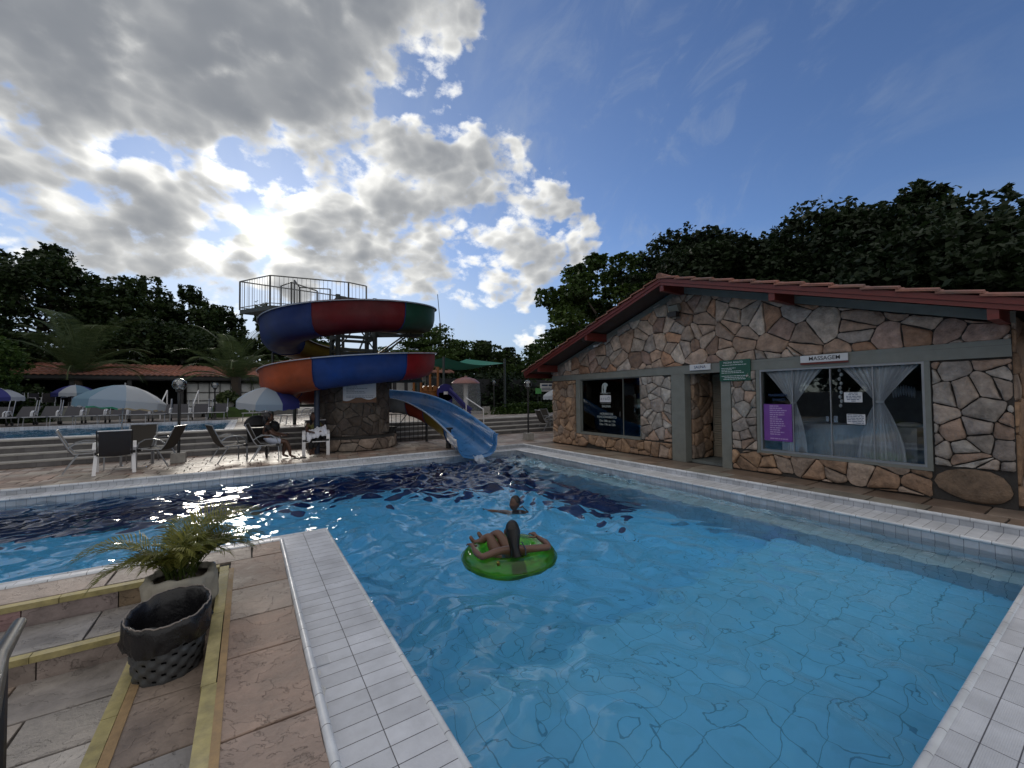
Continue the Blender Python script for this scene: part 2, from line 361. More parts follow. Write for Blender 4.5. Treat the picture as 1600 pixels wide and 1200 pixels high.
pm('sail', (.012, .15, .11), .7, var=.15, vs=2)
pm('mush_pink', (.24, .11, .10), .4, var=.2)
pm('play_orange', (.22, .08, .015), .4, var=.1)
pm('play_blue', (.018, .018, .15), .35, var=.1)
pm('wall_white', (.62, .63, .62), .8, var=.1, vs=3)
pm('sack', (.36, .34, .29), .85, var=.2, vs=8, bump=.6, bs=20, bd=.01)
pm('wicker', (.065, .07, .075), .45, var=.2, vs=20)
pm('bag', (.008, .008, .01), .28, var=.2, vs=9, bump=.6, bs=14, bd=.012)
pm('bag_edge', (.24, .21, .19), .6, var=.2)
def leaf_mat(name, col, col2, tr=.25):
    m = bpy.data.materials.new(name); m.use_nodes = True; t = m.node_tree; b = t.nodes['Principled BSDF']
    a = N(t, 'ShaderNodeAttribute', attribute_name='Col').outputs['Fac']
    c = MIXC(t, a, (*col, 1), (*col2, 1)); t.links.new(c, b.inputs['Base Color']); b.inputs['Roughness'].default_value = .55; b.inputs['Specular IOR Level'].default_value = .3
    tl = N(t, 'ShaderNodeBsdfTranslucent', {'Color': c}); mx = N(t, 'ShaderNodeMixShader', {0: tr, 1: b.outputs[0], 2: tl.outputs[0]})
    t.links.new(mx.outputs[0], t.nodes['Material Output'].inputs[0]); MAT[name] = m
leaf_mat('leaf_dark', (.012, .026, .008), (.035, .06, .014))
leaf_mat('leaf_mid', (.022, .05, .010), (.06, .105, .02))
leaf_mat('leaf_deep', (.008, .02, .008), (.022, .04, .014))
leaf_mat('palm_green', (.035, .06, .02), (.09, .12, .045))
leaf_mat('potted_green', (.06, .09, .015), (.26, .26, .06), .4)
def glass_pane(name, tint, rough=.02, mixf=None):
    m = bpy.data.materials.new(name); m.use_nodes = True; t = m.node_tree; t.nodes.remove(t.nodes['Principled BSDF'])
    fr = N(t, 'ShaderNodeFresnel', {'IOR': 1.55}).outputs[0]
    f = M(t, 'ADD', M(t, 'MULTIPLY', fr, 1.25), .01, clamp=True)
    mx = N(t, 'ShaderNodeMixShader', {0: f, 1: N(t, 'ShaderNodeBsdfTransparent', {'Color': (*tint, 1)}).outputs[0], 2: N(t, 'ShaderNodeBsdfGlossy', {'Roughness': rough, 'Color': (.9, .95, .95, 1)}).outputs[0]})
    t.links.new(mx.outputs[0], t.nodes['Material Output'].inputs[0]); MAT[name] = m
glass_pane('pane_clear', (.93, .95, .96)); glass_pane('pane_green', (.72, .82, .80)); glass_pane('globe_glass', (.8, .8, .8), .05)
tile_mat('tile_shelf_ns', WHITE_T, 'xy', .265, .12, xo=-.33, mcol=(.09, .09, .10), rib=.25)     # long side across, along a north-south edge
tile_mat('tile_shelf_right', WHITE_T, 'xy', .55, .12, mcol=(.09, .09, .10), rib=.25, xo=-7.05)
tile_mat('tile_shelf_ew', WHITE_T, 'yx', .245, .12, mcol=(.09, .09, .10), rib=.25)
tile_mat('tile_face_x', (.50, .53, .58), 'xz', .12, .25, zo=.125, mcol=(.14, .15, .18), rough=.25)
tile_mat('tile_face_y', (.50, .53, .58), 'yz', .12, .25, zo=.125, mcol=(.14, .15, .18), rough=.25)
tile_mat('tile_bar_x', (.66, .69, .73), 'xz', .245, 9., zo=3., mcol=(.12, .12, .13), rough=.3)
tile_mat('tile_bar_y', (.66, .69, .73), 'yz', .245, 9., zo=3., mcol=(.12, .12, .13), rough=.3)
POOLC = (.24, .69, .99)
tile_mat('pool_floor', POOLC, 'xy', .245, .245, mortar=.009, mcol=(.12, .40, .62), off=.0, rough=.5, var=.04, dirt=.06)
tile_mat('pool_wall_x', (.42, .60, .70), 'xz', .12, .25, mcol=(.10, .20, .30), rough=.4, dirt=.1)
tile_mat('pool_wall_y', (.42, .60, .70), 'yz', .12, .25, mcol=(.10, .20, .30), rough=.4, dirt=.1)
tile_mat('pool_navy', (.014, .028, .12), 'xy', .245, .245, mortar=.006, mcol=(.02, .03, .10), rough=.5, dirt=.1)
tile_mat('pool_navy_x', (.014, .028, .12), 'xz', .12, .25, mortar=.006, mcol=(.02, .03, .10), rough=.5, dirt=.1)
tile_mat('riser_tile', (.15, .145, .15), 'xz', .42, .30, mcol=(.06, .06, .06), rough=.5, var=.25, dirt=.4)
# ---------------------------------------------------------------- stone laying
def clip(poly, n, d):   # keep points with n.p <= d
    out = []
    for i in range(len(poly)):
        a, b = poly[i], poly[(i+1) % len(poly)]; da = a[0]*n[0]+a[1]*n[1]-d; db = b[0]*n[0]+b[1]*n[1]-d
        if da <= 0: out.append(a)
        if (da < 0 < db) or (db < 0 < da):
            t = da/(da-db); out.append((a[0]+(b[0]-a[0])*t, a[1]+(b[1]-a[1])*t))
    return out
def inset(poly, g):
    p = poly
    A = sum(p[i][0]*p[(i+1) % len(p)][1]-p[(i+1) % len(p)][0]*p[i][1] for i in range(len(p)))
    if A < 0: p = p[::-1]
    q = list(p)
    for i in range(len(p)):
        a, b = p[i], p[(i+1) % len(p)]; dx, dy = b[0]-a[0], b[1]-a[1]; L = math.hypot(dx, dy)
        if L < 1e-6: continue
        n = (dy/L, -dx/L); q = clip(q, n, n[0]*a[0]+n[1]*a[1]-g)
        if len(q) < 3: return None
    return q
def chaikin(p, k=1, c=.25):
    for _ in range(k):
        q = []
        for i in range(len(p)):
            a, b = p[i], p[(i+1) % len(p)]
            q += [(a[0]*(1-c)+b[0]*c, a[1]*(1-c)+b[1]*c), (a[0]*c+b[0]*(1-c), a[1]*c+b[1]*(1-c))]
        p = q
    return p
PAL = [(.42, .31, .245), (.47, .365, .295), (.37, .31, .275), (.48, .33, .245), (.53, .44, .37), (.33, .22, .165), (.44, .26, .17), (.40, .275, .225), (.43, .37, .33), (.54, .42, .34)]
def stones(mb, poly, size, mp, rng, stretch=1.25, h=.035, pal=PAL, gap=.005, dark=1.0, jit=.58, grow=None):
    xs = [p[0] for p in poly]; ys = [p[1] for p in poly]; seeds = []; x0, x1, y0, y1 = min(xs), max(xs), min(ys), max(ys)
    sx, sy = size*stretch, size/stretch; r = 0; y = y0-sy*.4
    while y < y1+sy:
        x = x0-sx + (r % 2)*sx*.5
        while x < x1+sx:
            if rng.random() > .2: seeds.append((x+rng.uniform(-jit, jit)*sx, y+rng.uniform(-jit, jit)*sy))
            x += sx
        y += sy; r += 1
    for i, (px, py) in enumerate(seeds):
        if px < x0-sx*.6 or px > x1+sx*.6 or py < y0-sy*.6 or py > y1+sy*.6: continue
        c = list(poly)
        for j, (qx, qy) in enumerate(seeds):
            if j == i or abs(qx-px) > 3.2*sx or abs(qy-py) > 3.2*sy: continue
            n = (qx-px, qy-py); m = ((px+qx)/2, (py+qy)/2); c = clip(c, n, n[0]*m[0]+n[1]*m[1])
            if len(c) < 3: break
        if len(c) < 3: continue
        c = inset(c, gap)
        if not c or len(c) < 3: continue
        A = abs(sum(c[k][0]*c[(k+1) % len(c)][1]-c[(k+1) % len(c)][0]*c[k][1] for k in range(len(c))))/2
        if A < .0016: continue
        # densify long edges with a little wobble, then round
        d = []
        for k in range(len(c)):
            a, b = c[k], c[(k+1) % len(c)]; L = math.hypot(b[0]-a[0], b[1]-a[1]); m = max(1, int(L/(size*.28)))
            for q in range(m):
                t = q/m; w = (rng.uniform(-1, 1)*.05*size if q else 0)
                nx, ny = (b[1]-a[1])/max(L, 1e-6), -(b[0]-a[0])/max(L, 1e-6)
                d.append((a[0]+(b[0]-a[0])*t-nx*abs(w), a[1]+(b[1]-a[1])*t-ny*abs(w)))
        c = chaikin(d, 1, .27)
        cx = sum(p[0] for p in c)/len(c); cy_ = sum(p[1] for p in c)/len(c); k = len(c)
        tx, ty = rng.uniform(-.12, .12), rng.uniform(-.12, .12); hh = h*rng.uniform(.6, 1.7)
        ring = [[(p[0], p[1], -.01) for p in c], [(p[0], p[1], hh*.62) for p in c],
                [(cx+(p[0]-cx)*.88, cy_+(p[1]-cy_)*.88, hh*.9+tx*(p[0]-cx)*.5+ty*(p[1]-cy_)*.5) for p in c],
                [(cx+(p[0]-cx)*.5, cy_+(p[1]-cy_)*.5, hh*1.05+tx*(p[0]-cx)*.5+ty*(p[1]-cy_)*.5+rng.uniform(-.006, .006)) for p in c]]
        vs = [mp(*p) for rr in ring for p in rr] + [mp(cx, cy_, hh*1.08)]
        fs = [(a*k+j, a*k+(j+1) % k, (a+1)*k+(j+1) % k, (a+1)*k+j) for a in range(3) for j in range(k)] + [(3*k+j, 3*k+(j+1) % k, 4*k) for j in range(k)]
        b = rng.choice(pal); f = rng.uniform(.66, 1.12)*dark; mb.col = tuple(min(1, q*f) for q in b)
        mb.add(vs, fs)
    mb.col = (1, 1, 1)
FLAG = [(.30, .215, .17), (.335, .245, .195), (.27, .20, .165), (.335, .27, .23), (.305, .255, .22), (.25, .19, .16)]
FLAG_GREY = [(.30, .275, .26), (.35, .33, .32), (.27, .245, .23), (.33, .29, .26), (.38, .36, .35), (.29, .23, .19)]
def slabs(mb, x0, x1, y0, y1, z, rng, row=.5, lmin=.5, lmax=1.1, pal=FLAG, gap=.007, axis='x', wob=.006, th=.03, hj=.003):
    # courses of split flagstones; the courses run along `axis`
    a0, a1, b0, b1 = (x0, x1, y0, y1) if axis == 'x' else (y0, y1, x0, x1)
    b = b0
    while b < b1-.05:
        bb = min(b1, b+row*rng.uniform(.8, 1.2));
        if b1-bb < .18: bb = b1
        a = a0
        while a < a1-.02:
            aa = min(a1, a+rng.uniform(lmin, lmax))
            if a1-aa < .2: aa = a1
            P = [(a+gap, b+gap), (aa-gap, b+gap), (aa-gap, bb-gap), (a+gap, bb-gap)]; q = []
            for i in range(4):
                u, v = P[i], P[(i+1) % 4]; L = math.hypot(v[0]-u[0], v[1]-u[1]); n = max(2, int(L/.12))
                for k in range(n):
                    t = k/n; w = rng.uniform(0, wob) if k else wob*.5
                    nx, ny = -(v[1]-u[1])/L, (v[0]-u[0])/L
                    q.append((u[0]+(v[0]-u[0])*t+nx*w, u[1]+(v[1]-u[1])*t+ny*w))
            dz = rng.uniform(-hj, 0); cx = (a+aa)/2; cy_ = (b+bb)/2; k = len(q)
            def mp(p, zz): return (p[0], p[1], zz) if axis == 'x' else (p[1], p[0], zz)
            top = [mp((cx+(p[0]-cx)*.994, cy_+(p[1]-cy_)*.99), z+dz) for p in q]; mid = [mp(p, z+dz-.005) for p in q]; bot = [mp(p, z-th) for p in q]
            fs = [tuple(range(k))] + [(j, k+j, k+(j+1) % k, (j+1) % k) for j in range(k)] + [(k+j, 2*k+j, 2*k+(j+1) % k, k+(j+1) % k) for j in range(k)]
            if axis != 'x': fs = [tuple(reversed(f)) for f in fs]
            c = rng.choice(pal); f = rng.uniform(.82, 1.15); mb.col = tuple(x*f for x in c); mb.add(top+mid+bot, fs)
            a = aa
        b = bb
    mb.col = (1, 1, 1)
# ---------------------------------------------------------------- ground, decks, pools
S = 'structure'
DX0, DXL, SHX = -.20, .32, .86          # upper deck edge, deck lip and shelf lip on the near left
SHN, YN = .60, 5.80                     # near shelf lip, far lip of the near-left peninsula
XR, XRD = 7.05, 7.60; YF, YFD = 10.68, 11.10
SH = -.115; WZ = -.225
g = MB()
for (x0, x1, y0, y1) in ((-400, 400, 15.2, 900), (-400, 400, -400, -4), (-400, -30, -4, 15.2), (16, 400, -4, 15.2)):
    g.add([(x0, y0, -.05), (x1, y0, -.05), (x1, y1, -.05), (x0, y1, -.05)], [(0, 1, 2, 3)])
g.build('ground', MAT['soil'], kind=S)
b = MB()   # bed under the flagstones
for r in ((-30, 16, YFD, 15.2), (XRD, 16, -4, YFD), (-2.6, DXL, 4.83, 5.30), (DX0+.035, DXL, -4, 4.83), (-30, -2.6, 4.83, 5.30)):
    b.bx(r[0], r[1], r[2], r[3], -.7, -.022)
b.bx(-30, -.63, -4, 4.24, -.9, -.362); b.bx(-30, -.64, 4.236, 4.83, -.9, -.192); b.bx(-.634, DX0+.03, -4, 4.83, -.9, -.192)
b.build('deck_bed', MAT['mortar'], kind=S)
d = MB(); rg = random.Random(3)
slabs(d, -16, 15.9, YFD, 14.35, -.001, rg, row=.32, lmin=.22, lmax=.65, pal=[(.36, .29, .24), (.31, .24, .20), (.41, .35, .31), (.27, .20, .165), (.34, .30, .26), (.30, .21, .17)], wob=.012, hj=.004, gap=.005)
slabs(d, XRD, 8.62, -3.9, YFD-.012, -.001, rg, row=.5, lmin=.5, lmax=1.0, axis='y', pal=[(.24, .18, .14), (.21, .165, .135), (.25, .215, .18), (.19, .14, .11), (.235, .22, .19)], wob=.012)
d.build('flagstone_paving', MAT['flag_far'], kind=S)
d = MB(); rg = random.Random(11)
slabs(d, DX0+.07, DXL-.005, -3.9, 4.895, 0, rg, row=.62, lmin=.9, lmax=1.0, axis='x', gap=.004, wob=.006, pal=FLAG[:4])
slabs(d, -14, DXL-.005, 4.90, 5.30, 0, rg, row=.8, lmin=.8, lmax=1.3, axis='x', gap=.004, wob=.008)
d.build('flagstone_deck', MAT['flag'], kind=S)
d = MB()
slabs(d, -.60, DX0-.008, -3.9, 4.78, -.17, rg, row=.66, lmin=.9, lmax=1., axis='x', gap=.004, wob=.006, pal=FLAG_GREY)
slabs(d, -14, -.61, 4.30, 4.80, -.17, rg, row=.9, lmin=.6, lmax=1.1, axis='x', gap=.004, wob=.006, pal=FLAG_GREY)
slabs(d, -14, -.665, -3.9, 4.23, -.34, rg, row=.42, lmin=.45, lmax=.9, axis='x', gap=.004, wob=.006, pal=FLAG_GREY)
d.build('steps', MAT['flag'], kind=S)
d = MB()    # risers of the two steps
for x in range(24):
    x1 = -.66 - x*.56
    d.col = tuple(c*rg.uniform(.7, 1.05) for c in rg.choice(FLAG_GREY)); d.bx(x1-.552, x1, 4.215, 4.235, -.362, -.213)
    d.col = tuple(c*rg.uniform(.7, 1.05) for c in rg.choice(FLAG_GREY+FLAG)); d.bx(x1-.552+.3, x1+.3, 4.815, 4.835, -.192, -.043)
for y in range(14):
    d.col = tuple(c*.9 for c in rg.choice(FLAG)); y1 = 4.2-y*.6; d.bx(-.655, -.635, y1-.592, y1, -.362, -.213); d.bx(DX0+.01, DX0+.03, y1-.592+.5, y1+.5, -.192, -.043)
d.build('step_risers', MAT['flag'], kind=S)
d = MB()    # painted nosings
def nosing(a0, a1, b0, b1, z, ax):
    a = a0
    while a < a1-.01:
        L = min(a1-a, rg.uniform(.5, .95)); j = rg.uniform(-.004, .004)
        if ax == 'y': d.bx(b0+j, b1+j, a+.002, a+L-.003, z-.042, z+.002)
        else: d.bx(a+.002, a+L-.003, b0+j, b1+j, z-.042, z+.002)
        a += L
nosing(-3.9, 4.80, DX0-.005, DX0+.065, 0, 'y'); nosing(-14, DX0-.01, 4.80, 4.87, 0, 'x')
nosing(-3.9, 4.21, -.667, -.60, -.17, 'y'); nosing(-14, -.61, 4.21, 4.28, -.17, 'x')
d.build('painted_nosing', MAT['yellow_paint'], kind=S)
d = MB()
d.bx(DX0+.067, DX0+.105, -3.9, 4.7, -.01, .0035); d.bx(-.598, -.55, -3.9, 4.2, -.18, -.1665)
d.build('paint_stain', MAT['ochre_stain'], kind=S)
# pool coping: bull-nosed deck lip, gutter face, sloping shelf, bull-nosed shelf lip, face down to the water
def lip(mb, a, b, r=.024, n=12):
    mb.tube([a, b], r, n)
tx, ty = MB(), MB(); sx_, sy_ = MB(), MB(); fx, fy = MB(), MB()
# deck lips
lip(ty, (DXL+.012, -3.9, -.012), (DXL+.012, 5.31, -.012)); lip(ty, (XRD-.012, -3.9, -.012), (XRD-.012, YFD+.01, -.012))
lip(tx, (-30, YFD-.012, -.012), (XRD, YFD-.012, -.012)); lip(tx, (-30, 5.31, -.012), (DXL+.01, 5.31, -.012))
# shelf lips
lip(ty, (SHX, SHN, SH), (SHX, YN, SH), .022); lip(ty, (XR, SHN, SH), (XR, YF, SH), .022)
lip(tx, (-30, YF, SH), (XR, YF, SH), .022); lip(tx, (-30, YN, SH), (SHX, YN, SH), .022); lip(tx, (SHX, SHN, SH), (XR, SHN, SH), .022)
# gutter faces (deck level down to shelf)
fy.bx(DXL+.002, DXL+.016, -3.9, 5.31, SH, -.02); fy.bx(XRD-.016, XRD-.002, -3.9, YFD, SH, -.02)
fx.bx(-30, XRD, YFD-.016, YFD-.002, SH, -.02); fx.bx(-30, DXL, 5.302, 5.316, SH, -.02)
# shelves
sy_.bx(DXL+.016, SHX-.004, -3.9, YN-.004, SH-.3, SH+.012); sR = MB(); sR.bx(XR+.004, XRD-.016, -3.9, YF+.004, SH-.3, SH+.012); sR.build('pool_shelf', MAT['tile_shelf_right'], kind=S)
sx_.bx(-30, XRD-.016, YF+.004, YFD-.016, SH-.3, SH+.012); sx_.bx(-30, DXL+.016, 5.316, YN-.004, SH-.3, SH+.012)
sN = MB(); sN.bx(SHX-.004, XR+.004, -3.9, SHN-.004, SH-.3, SH+.012)
# faces to water
fx.bx(-30, XR, YF+.003, YF+.012, -.5, SH-.012); fx.bx(-30, SHX, YN-.012, YN-.003, -.5, SH-.012); fx.bx(SHX, XR, SHN-.012, SHN-.003, -.5, SH-.012)
fy.bx(SHX-.012, SHX-.003, SHN, YN, -.5, SH-.012); fy.bx(XR+.003, XR+.012, SHN, YF, -.5, SH-.012)
tx.build('pool_lip', MAT['tile_bar_x'], smooth=True, kind=S); ty.build('pool_lip', MAT['tile_bar_y'], smooth=True, kind=S)
sy_.build('pool_shelf', MAT['tile_shelf_ns'], kind=S); sx_.build('pool_shelf', MAT['tile_shelf_ew'], kind=S); sN.build('pool_shelf', MAT['tile_shelf_ns'], kind=S)
fx.build('pool_edge', MAT['tile_face_x'], kind=S); fy.build('pool_edge', MAT['tile_face_y'], kind=S)
# pool basin: shallow end, a step down, deep end, navy tiled bands
p = MB(); ZS, ZM, ZD = -1.25, -1.62, -1.95
def flat(mb, x0, x1, y0, y1, z0, z1=None):
    z1 = z0 if z1 is None else z1
    mb.add([(x0, y0, z0), (x1, y0, z0), (x1, y1, z1), (x0, y1, z1)], [(0, 1, 2, 3)])
flat(p, SHX-.02, XR, SHN-.02, 3.0, ZS); p.add([(SHX-.02, 3.0, ZS), (XR, 3.0, ZS), (XR, 3.0, ZM), (SHX-.02, 3.0, ZM)], [(0, 1, 2, 3)])
flat(p, SHX-.02, 5.55, 3.0, 8.9, ZM, ZD); flat(p, 5.55, XR+.02, 3.0, 5.4, ZM, ZM-.11)
flat(p, -30, SHX-.02, YN-.02, 9.75, ZM, ZD); flat(p, SHX-.02, 3.7, 8.9, 9.75, ZD)
p.build('pool_floor', MAT['pool_floor'], kind=S)
p = MB(); flat(p, 5.55, XR+.02, 5.4, 8.9, ZM-.11, ZD); flat(p, 3.7, XR+.02, 8.9, YF+.02, ZD); flat(p, -30, 3.7, 9.75, YF+.02, ZD)
p.build('pool_floor', MAT['pool_navy'], kind=S)
p = MB(); p.bx(-30, SHX-.02, YN-.2, YN-.013, -2.1, -.42); p.bx(SHX-.02, XR, SHN-.2, SHN-.013, -2.1, -.42); p.build('pool_wall', MAT['pool_wall_x'], kind=S)
p = MB(); p.bx(SHX-.2, SHX-.013, SHN, YN-.2, -2.1, -.42); p.bx(XR+.013, XR+.2, SHN, YF, -2.1, -.42); p.bx(XR-.42, XR+.012, SHN, YF, -2.1, -.78); p.build('pool_wall', MAT['pool_wall_y'], kind=S)
p = MB(); p.bx(-30, XR, YF+.013, YF+.2, -2.1, -.42); p.build('pool_wall', MAT['pool_navy_x'], kind=S)
# water: one closed body, the surface a real swell of ripples
rw = np.random.RandomState(5)
WAVES = []
for lam, amp, n, spread in ((1.5, .0030, 6, 3.1), (.8, .0033, 10, 3.1), (.44, .0026, 16, 3.1), (.25, .0012, 16, 3.1), (.15, .0004, 12, 3.1)):
    for _ in range(n):
        th = rw.uniform(-spread, spread); L = lam*rw.uniform(.7, 1.35); WAVES.append((2*math.pi/L*math.cos(th), 2*math.pi/L*math.sin(th), rw.uniform(0, 6.28), amp*rw.uniform(.5, 1.3)))
def wave(X, Y):
    qx = X + .12*np.sin(Y*1.7+.6) + .08*np.sin(Y*4.1+X*2.3); qy = Y + .12*np.sin(X*2.1+1.1) + .07*np.sin(X*5.0-Y*2.9)
    h = np.zeros_like(X)
    for kx, ky, ph, a in WAVES: h += a*np.sin(kx*qx+ky*qy+ph)
    h = h + 22.*np.clip(h, 0, .03)**2 - .0
    dS = np.hypot(X-5.45, Y-10.0); splash = np.exp(-(dS/3.2)**2)
    near = 1.0+.9*np.exp(-((np.hypot(X-3.0, Y-5.2))/3.0)**2)+.9*splash
    calm = 1/(1+np.exp((X-4.2-(.55*(Y-2)))*1.5))*.86+.14       # quieter towards the far right corner
    left = np.where(X < .9, .8, 1.)
    r = h*near*calm*left
    r += .010*np.sin(dS*2*math.pi/.42)*np.exp(-dS/1.9)*np.clip(dS/.3, 0, 1)
    dT = np.hypot(X-2.45, Y-3.88); r += .006*np.sin((dT-.5)*2*math.pi/.34+.5)*np.exp(-np.clip(dT-.5, 0, 9)/.8)*(dT > .45)
    dW = np.hypot(X-3.53, Y-5.43); r += .005*np.sin(dW*2*math.pi/.26)*np.exp(-dW/.7)
    return r
def water_body(name, x0, x1, y0, y1, step, zb, keep=None):
    nx = int((x1-x0)/step)+1; ny = int((y1-y0)/step)+1
    xs = np.linspace(x0, x1, nx); ys = np.linspace(y0, y1, ny); X, Y = np.meshgrid(xs, ys)
    Z = WZ + wave(X, Y); V = np.stack([X.ravel(), Y.ravel(), Z.ravel()], 1)
    i = np.arange((ny-1)*(nx-1)); r = i//(nx-1); c = i % (nx-1); a = r*nx+c
    return V, np.stack([a, a+1, a+nx+1, a+nx], 1), nx, ny
def water_mat(name, dens, acol, bump=.25, tint=(1, 1, 1)):
    m = bpy.data.materials.new(name); m.use_nodes = True; t = m.node_tree; t.nodes.remove(t.nodes['Principled BSDF'])
    tc = t.nodes.new('ShaderNodeTexCoord').outputs['Object']
    n1 = N(t, 'ShaderNodeTexNoise', {'Vector': tc, 'Scale': 6.5, 'Detail': 1.5, 'Roughness': .4, 'Distortion': .3}).outputs[0]
    bp = N(t, 'ShaderNodeBump', {'Strength': bump, 'Distance': .03, 'Height': n1}).outputs[0]
    gl = N(t, 'ShaderNodeBsdfGlass', {'IOR': 1.333, 'Roughness': .0, 'Normal': bp, 'Color': (*tint, 1)})
    t.links.new(gl.outputs[0], t.nodes['Material Output'].inputs[0])
    if dens: t.links.new(N(t, 'ShaderNodeVolumeAbsorption', {'Color': (*acol, 1), 'Density': dens}).outputs[0], t.nodes['Material Output'].inputs[1])
    MAT[name] = m; return m
water_mat('water', .20, (.05, .66, .94), .22)
V1, F1_, _, _ = water_body('w', SHX-.01, XR+.01, SHN-.01, YF+.01, .032, 0)
V2, F2_, _, _ = water_body('w', -13., SHX-.01, YN-.01, YF+.01, .05, 0)
def close_body(V, Fq, nx, ny, zb):
    n = len(V); i = np.arange(n); edge = []
    top = list(range(nx)); right = [r*nx+nx-1 for r in range(ny)]; bot = [(ny-1)*nx+c for c in range(nx-1, -1, -1)]; left = [r*nx for r in range(ny-1, -1, -1)]
    loop = top + right[1:] + bot[1:] + left[1:-1]; L = len(loop)
    VB = V[loop].copy(); VB[:, 2] = zb; V = np.vstack([V, VB]); ids = np.arange(L); nxt = (ids+1) % L; lp = np.array(loop)
    side = np.stack([lp, n+ids, n+nxt, lp[nxt]], 1)
    cs = [n, n+nx-1, n+nx-1+ny-1, n+nx-1+ny-1+nx-1]
    return V, np.vstack([Fq, side, np.array([[cs[0], cs[3], cs[2], cs[1]]])])
V, Fq, nx, ny = water_body('w', -13., XR+.01, YN-.01, YF+.01, .034, 0)
Va, Fa, na, ma = water_body('w', SHX-.01, XR+.01, SHN-.01, YN-.01, .03, 0)
# L-shaped surface: stitch both grids into one open sheet with deep skirts that stop inside the pool walls
def sheet(V, Fq): return V, Fq
allV = np.vstack([V, Va]); allF = np.vstack([Fq, Fa+len(V)])
SK = -2.3
def skirt(pts):
    global allV, allF
    n = len(allV); k = len(pts); a = np.array(pts); bt = a.copy(); bt[:, 2] = SK; allV = np.vstack([allV, a, bt]); i = np.arange(k-1)
    allF = np.vstack([allF, np.stack([n+i, n+k+i, n+k+i+1, n+i+1], 1)])
G = V[:nx*ny].reshape(ny, nx, 3); H = Va.reshape(ma, na, 3)
kx = int(np.argmin(abs(G[0, :, 0]-(SHX-.01))))
skirt(G[0, :kx+1]); skirt(H[::-1, 0]); skirt(H[0]); skirt(H[:, -1]); skirt(G[:, -1]); skirt(G[-1, ::-1]); skirt(G[::-1, 0])
n = len(allV)
allV = np.vstack([allV, np.array([(-13., YN-.01, SK), (XR+.01, YN-.01, SK), (XR+.01, YF+.01, SK), (-13., YF+.01, SK), (SHX-.01, SHN-.01, SK), (XR+.01, SHN-.01, SK), (XR+.01, YN-.01, SK), (SHX-.01, YN-.01, SK)])])
allF = np.vstack([allF, np.array([[n, n+3, n+2, n+1], [n+4, n+7, n+6, n+5]])])
wo = np_mesh('pool_water', allV, allF, MAT['water']); wo['kind'] = S
wo.data.polygons.foreach_set('use_smooth', [True]*len(wo.data.polygons))
# upper terrace, its pool and the steps up to it
TZ = .60; TY = 14.35
t_ = MB(); r_ = MB()
for k in range(4):
    y0 = TY+.35*k; z1 = .15*(k+1); r_.bx(-30, 16, y0, y0+.02, z1-.15, z1-.035)
    t_.bx(-30, 16, y0-.015, y0+.36 if k < 3 else y0+.42, z1-.035, z1)
t_.build('terrace_steps', MAT['concrete_block'], kind=S); r_.build('terrace_step_risers', MAT['riser_tile'], kind=S)
m = MB(); [m.bx(-30, 16, TY+.35*k+.02, TY+.35*k+.37, -.04, .15*(k+1)-.036) for k in range(4)]; m.bx(-.6, 16, TY+1.43, 26.5, -.04, TZ-.03); m.bx(-30, -.6, 22.3, 60, -.04, TZ-.03); m.bx(-.6, 16, 26.5, 60, -.04, TZ-.03); m.bx(-30, -.6, 15.4, 15.8, -.04, TZ-.02); m.bx(16, 60, 13, 60, -.04, TZ-.05)
m.build('terrace_base', MAT['mortar_light'], kind=S)
d = MB(); slabs(d, -.4, 15.9, 15.8, 27, TZ-.001, rg, row=.5, lmin=.5, lmax=1.1, pal=[(.40, .35, .30), (.34, .28, .24), (.45, .41, .37)], wob=.02)
slabs(d, -16, -.4, 22.6, 27, TZ-.001, rg, row=.6, lmin=.6, lmax=1.3, pal=[(.33, .30, .27), (.28, .24, .22)], wob=.02)
d.build('terrace_paving', MAT['flag_far'], kind=S)
m = MB(); m.bx(-16, -.38, 15.79, 16.05, .3, TZ+.004); m.bx(-16, -.38, 22.25, 22.62, .3, TZ+.004); m.bx(-.62, -.36, 16.05, 22.25, .3, TZ+.004)
m.build('upper_pool_coping', MAT['tile_shelf_ew'], kind=S)
m = MB(); m.bx(-16, -.6, 16.04, 22.26, -.5, -.3); m.build('upper_pool_floor', MAT['pool_floor'], kind=S)
xs = np.linspace(-16, -.62, 200); ys = np.linspace(16.05, 22.25, 90); X, Y = np.meshgrid(xs, ys); Z = .50+wave(X*1.3, Y*1.3)*.6
i = np.arange(89*199); a = (i//199)*200 + i % 199
uw = np_mesh('upper_pool_water', np.stack([X.ravel(), Y.ravel(), Z.ravel()], 1), np.stack([a, a+1, a+201, a+200], 1), MAT['water']); uw['kind'] = S
uw.data.polygons.foreach_set('use_smooth', [True]*len(uw.data.polygons))
m = bpy.data.materials.new('upper_water'); m.use_nodes = True; b_ = m.node_tree.nodes['Principled BSDF']; b_.inputs['Base Color'].default_value = (.03, .13, .24, 1); b_.inputs['Roughness'].default_value = .06
tcx = m.node_tree.nodes.new('ShaderNodeTexCoord').outputs['Object']
m.node_tree.links.new(N(m.node_tree, 'ShaderNodeBump', {'Strength': .3, 'Distance': .02, 'Height': N(m.node_tree, 'ShaderNodeTexNoise', {'Vector': tcx, 'Scale': 6., 'Detail': 4.}).outputs[0]}).outputs[0], b_.inputs['Normal'])
uw.data.materials.clear(); uw.data.materials.append(m)
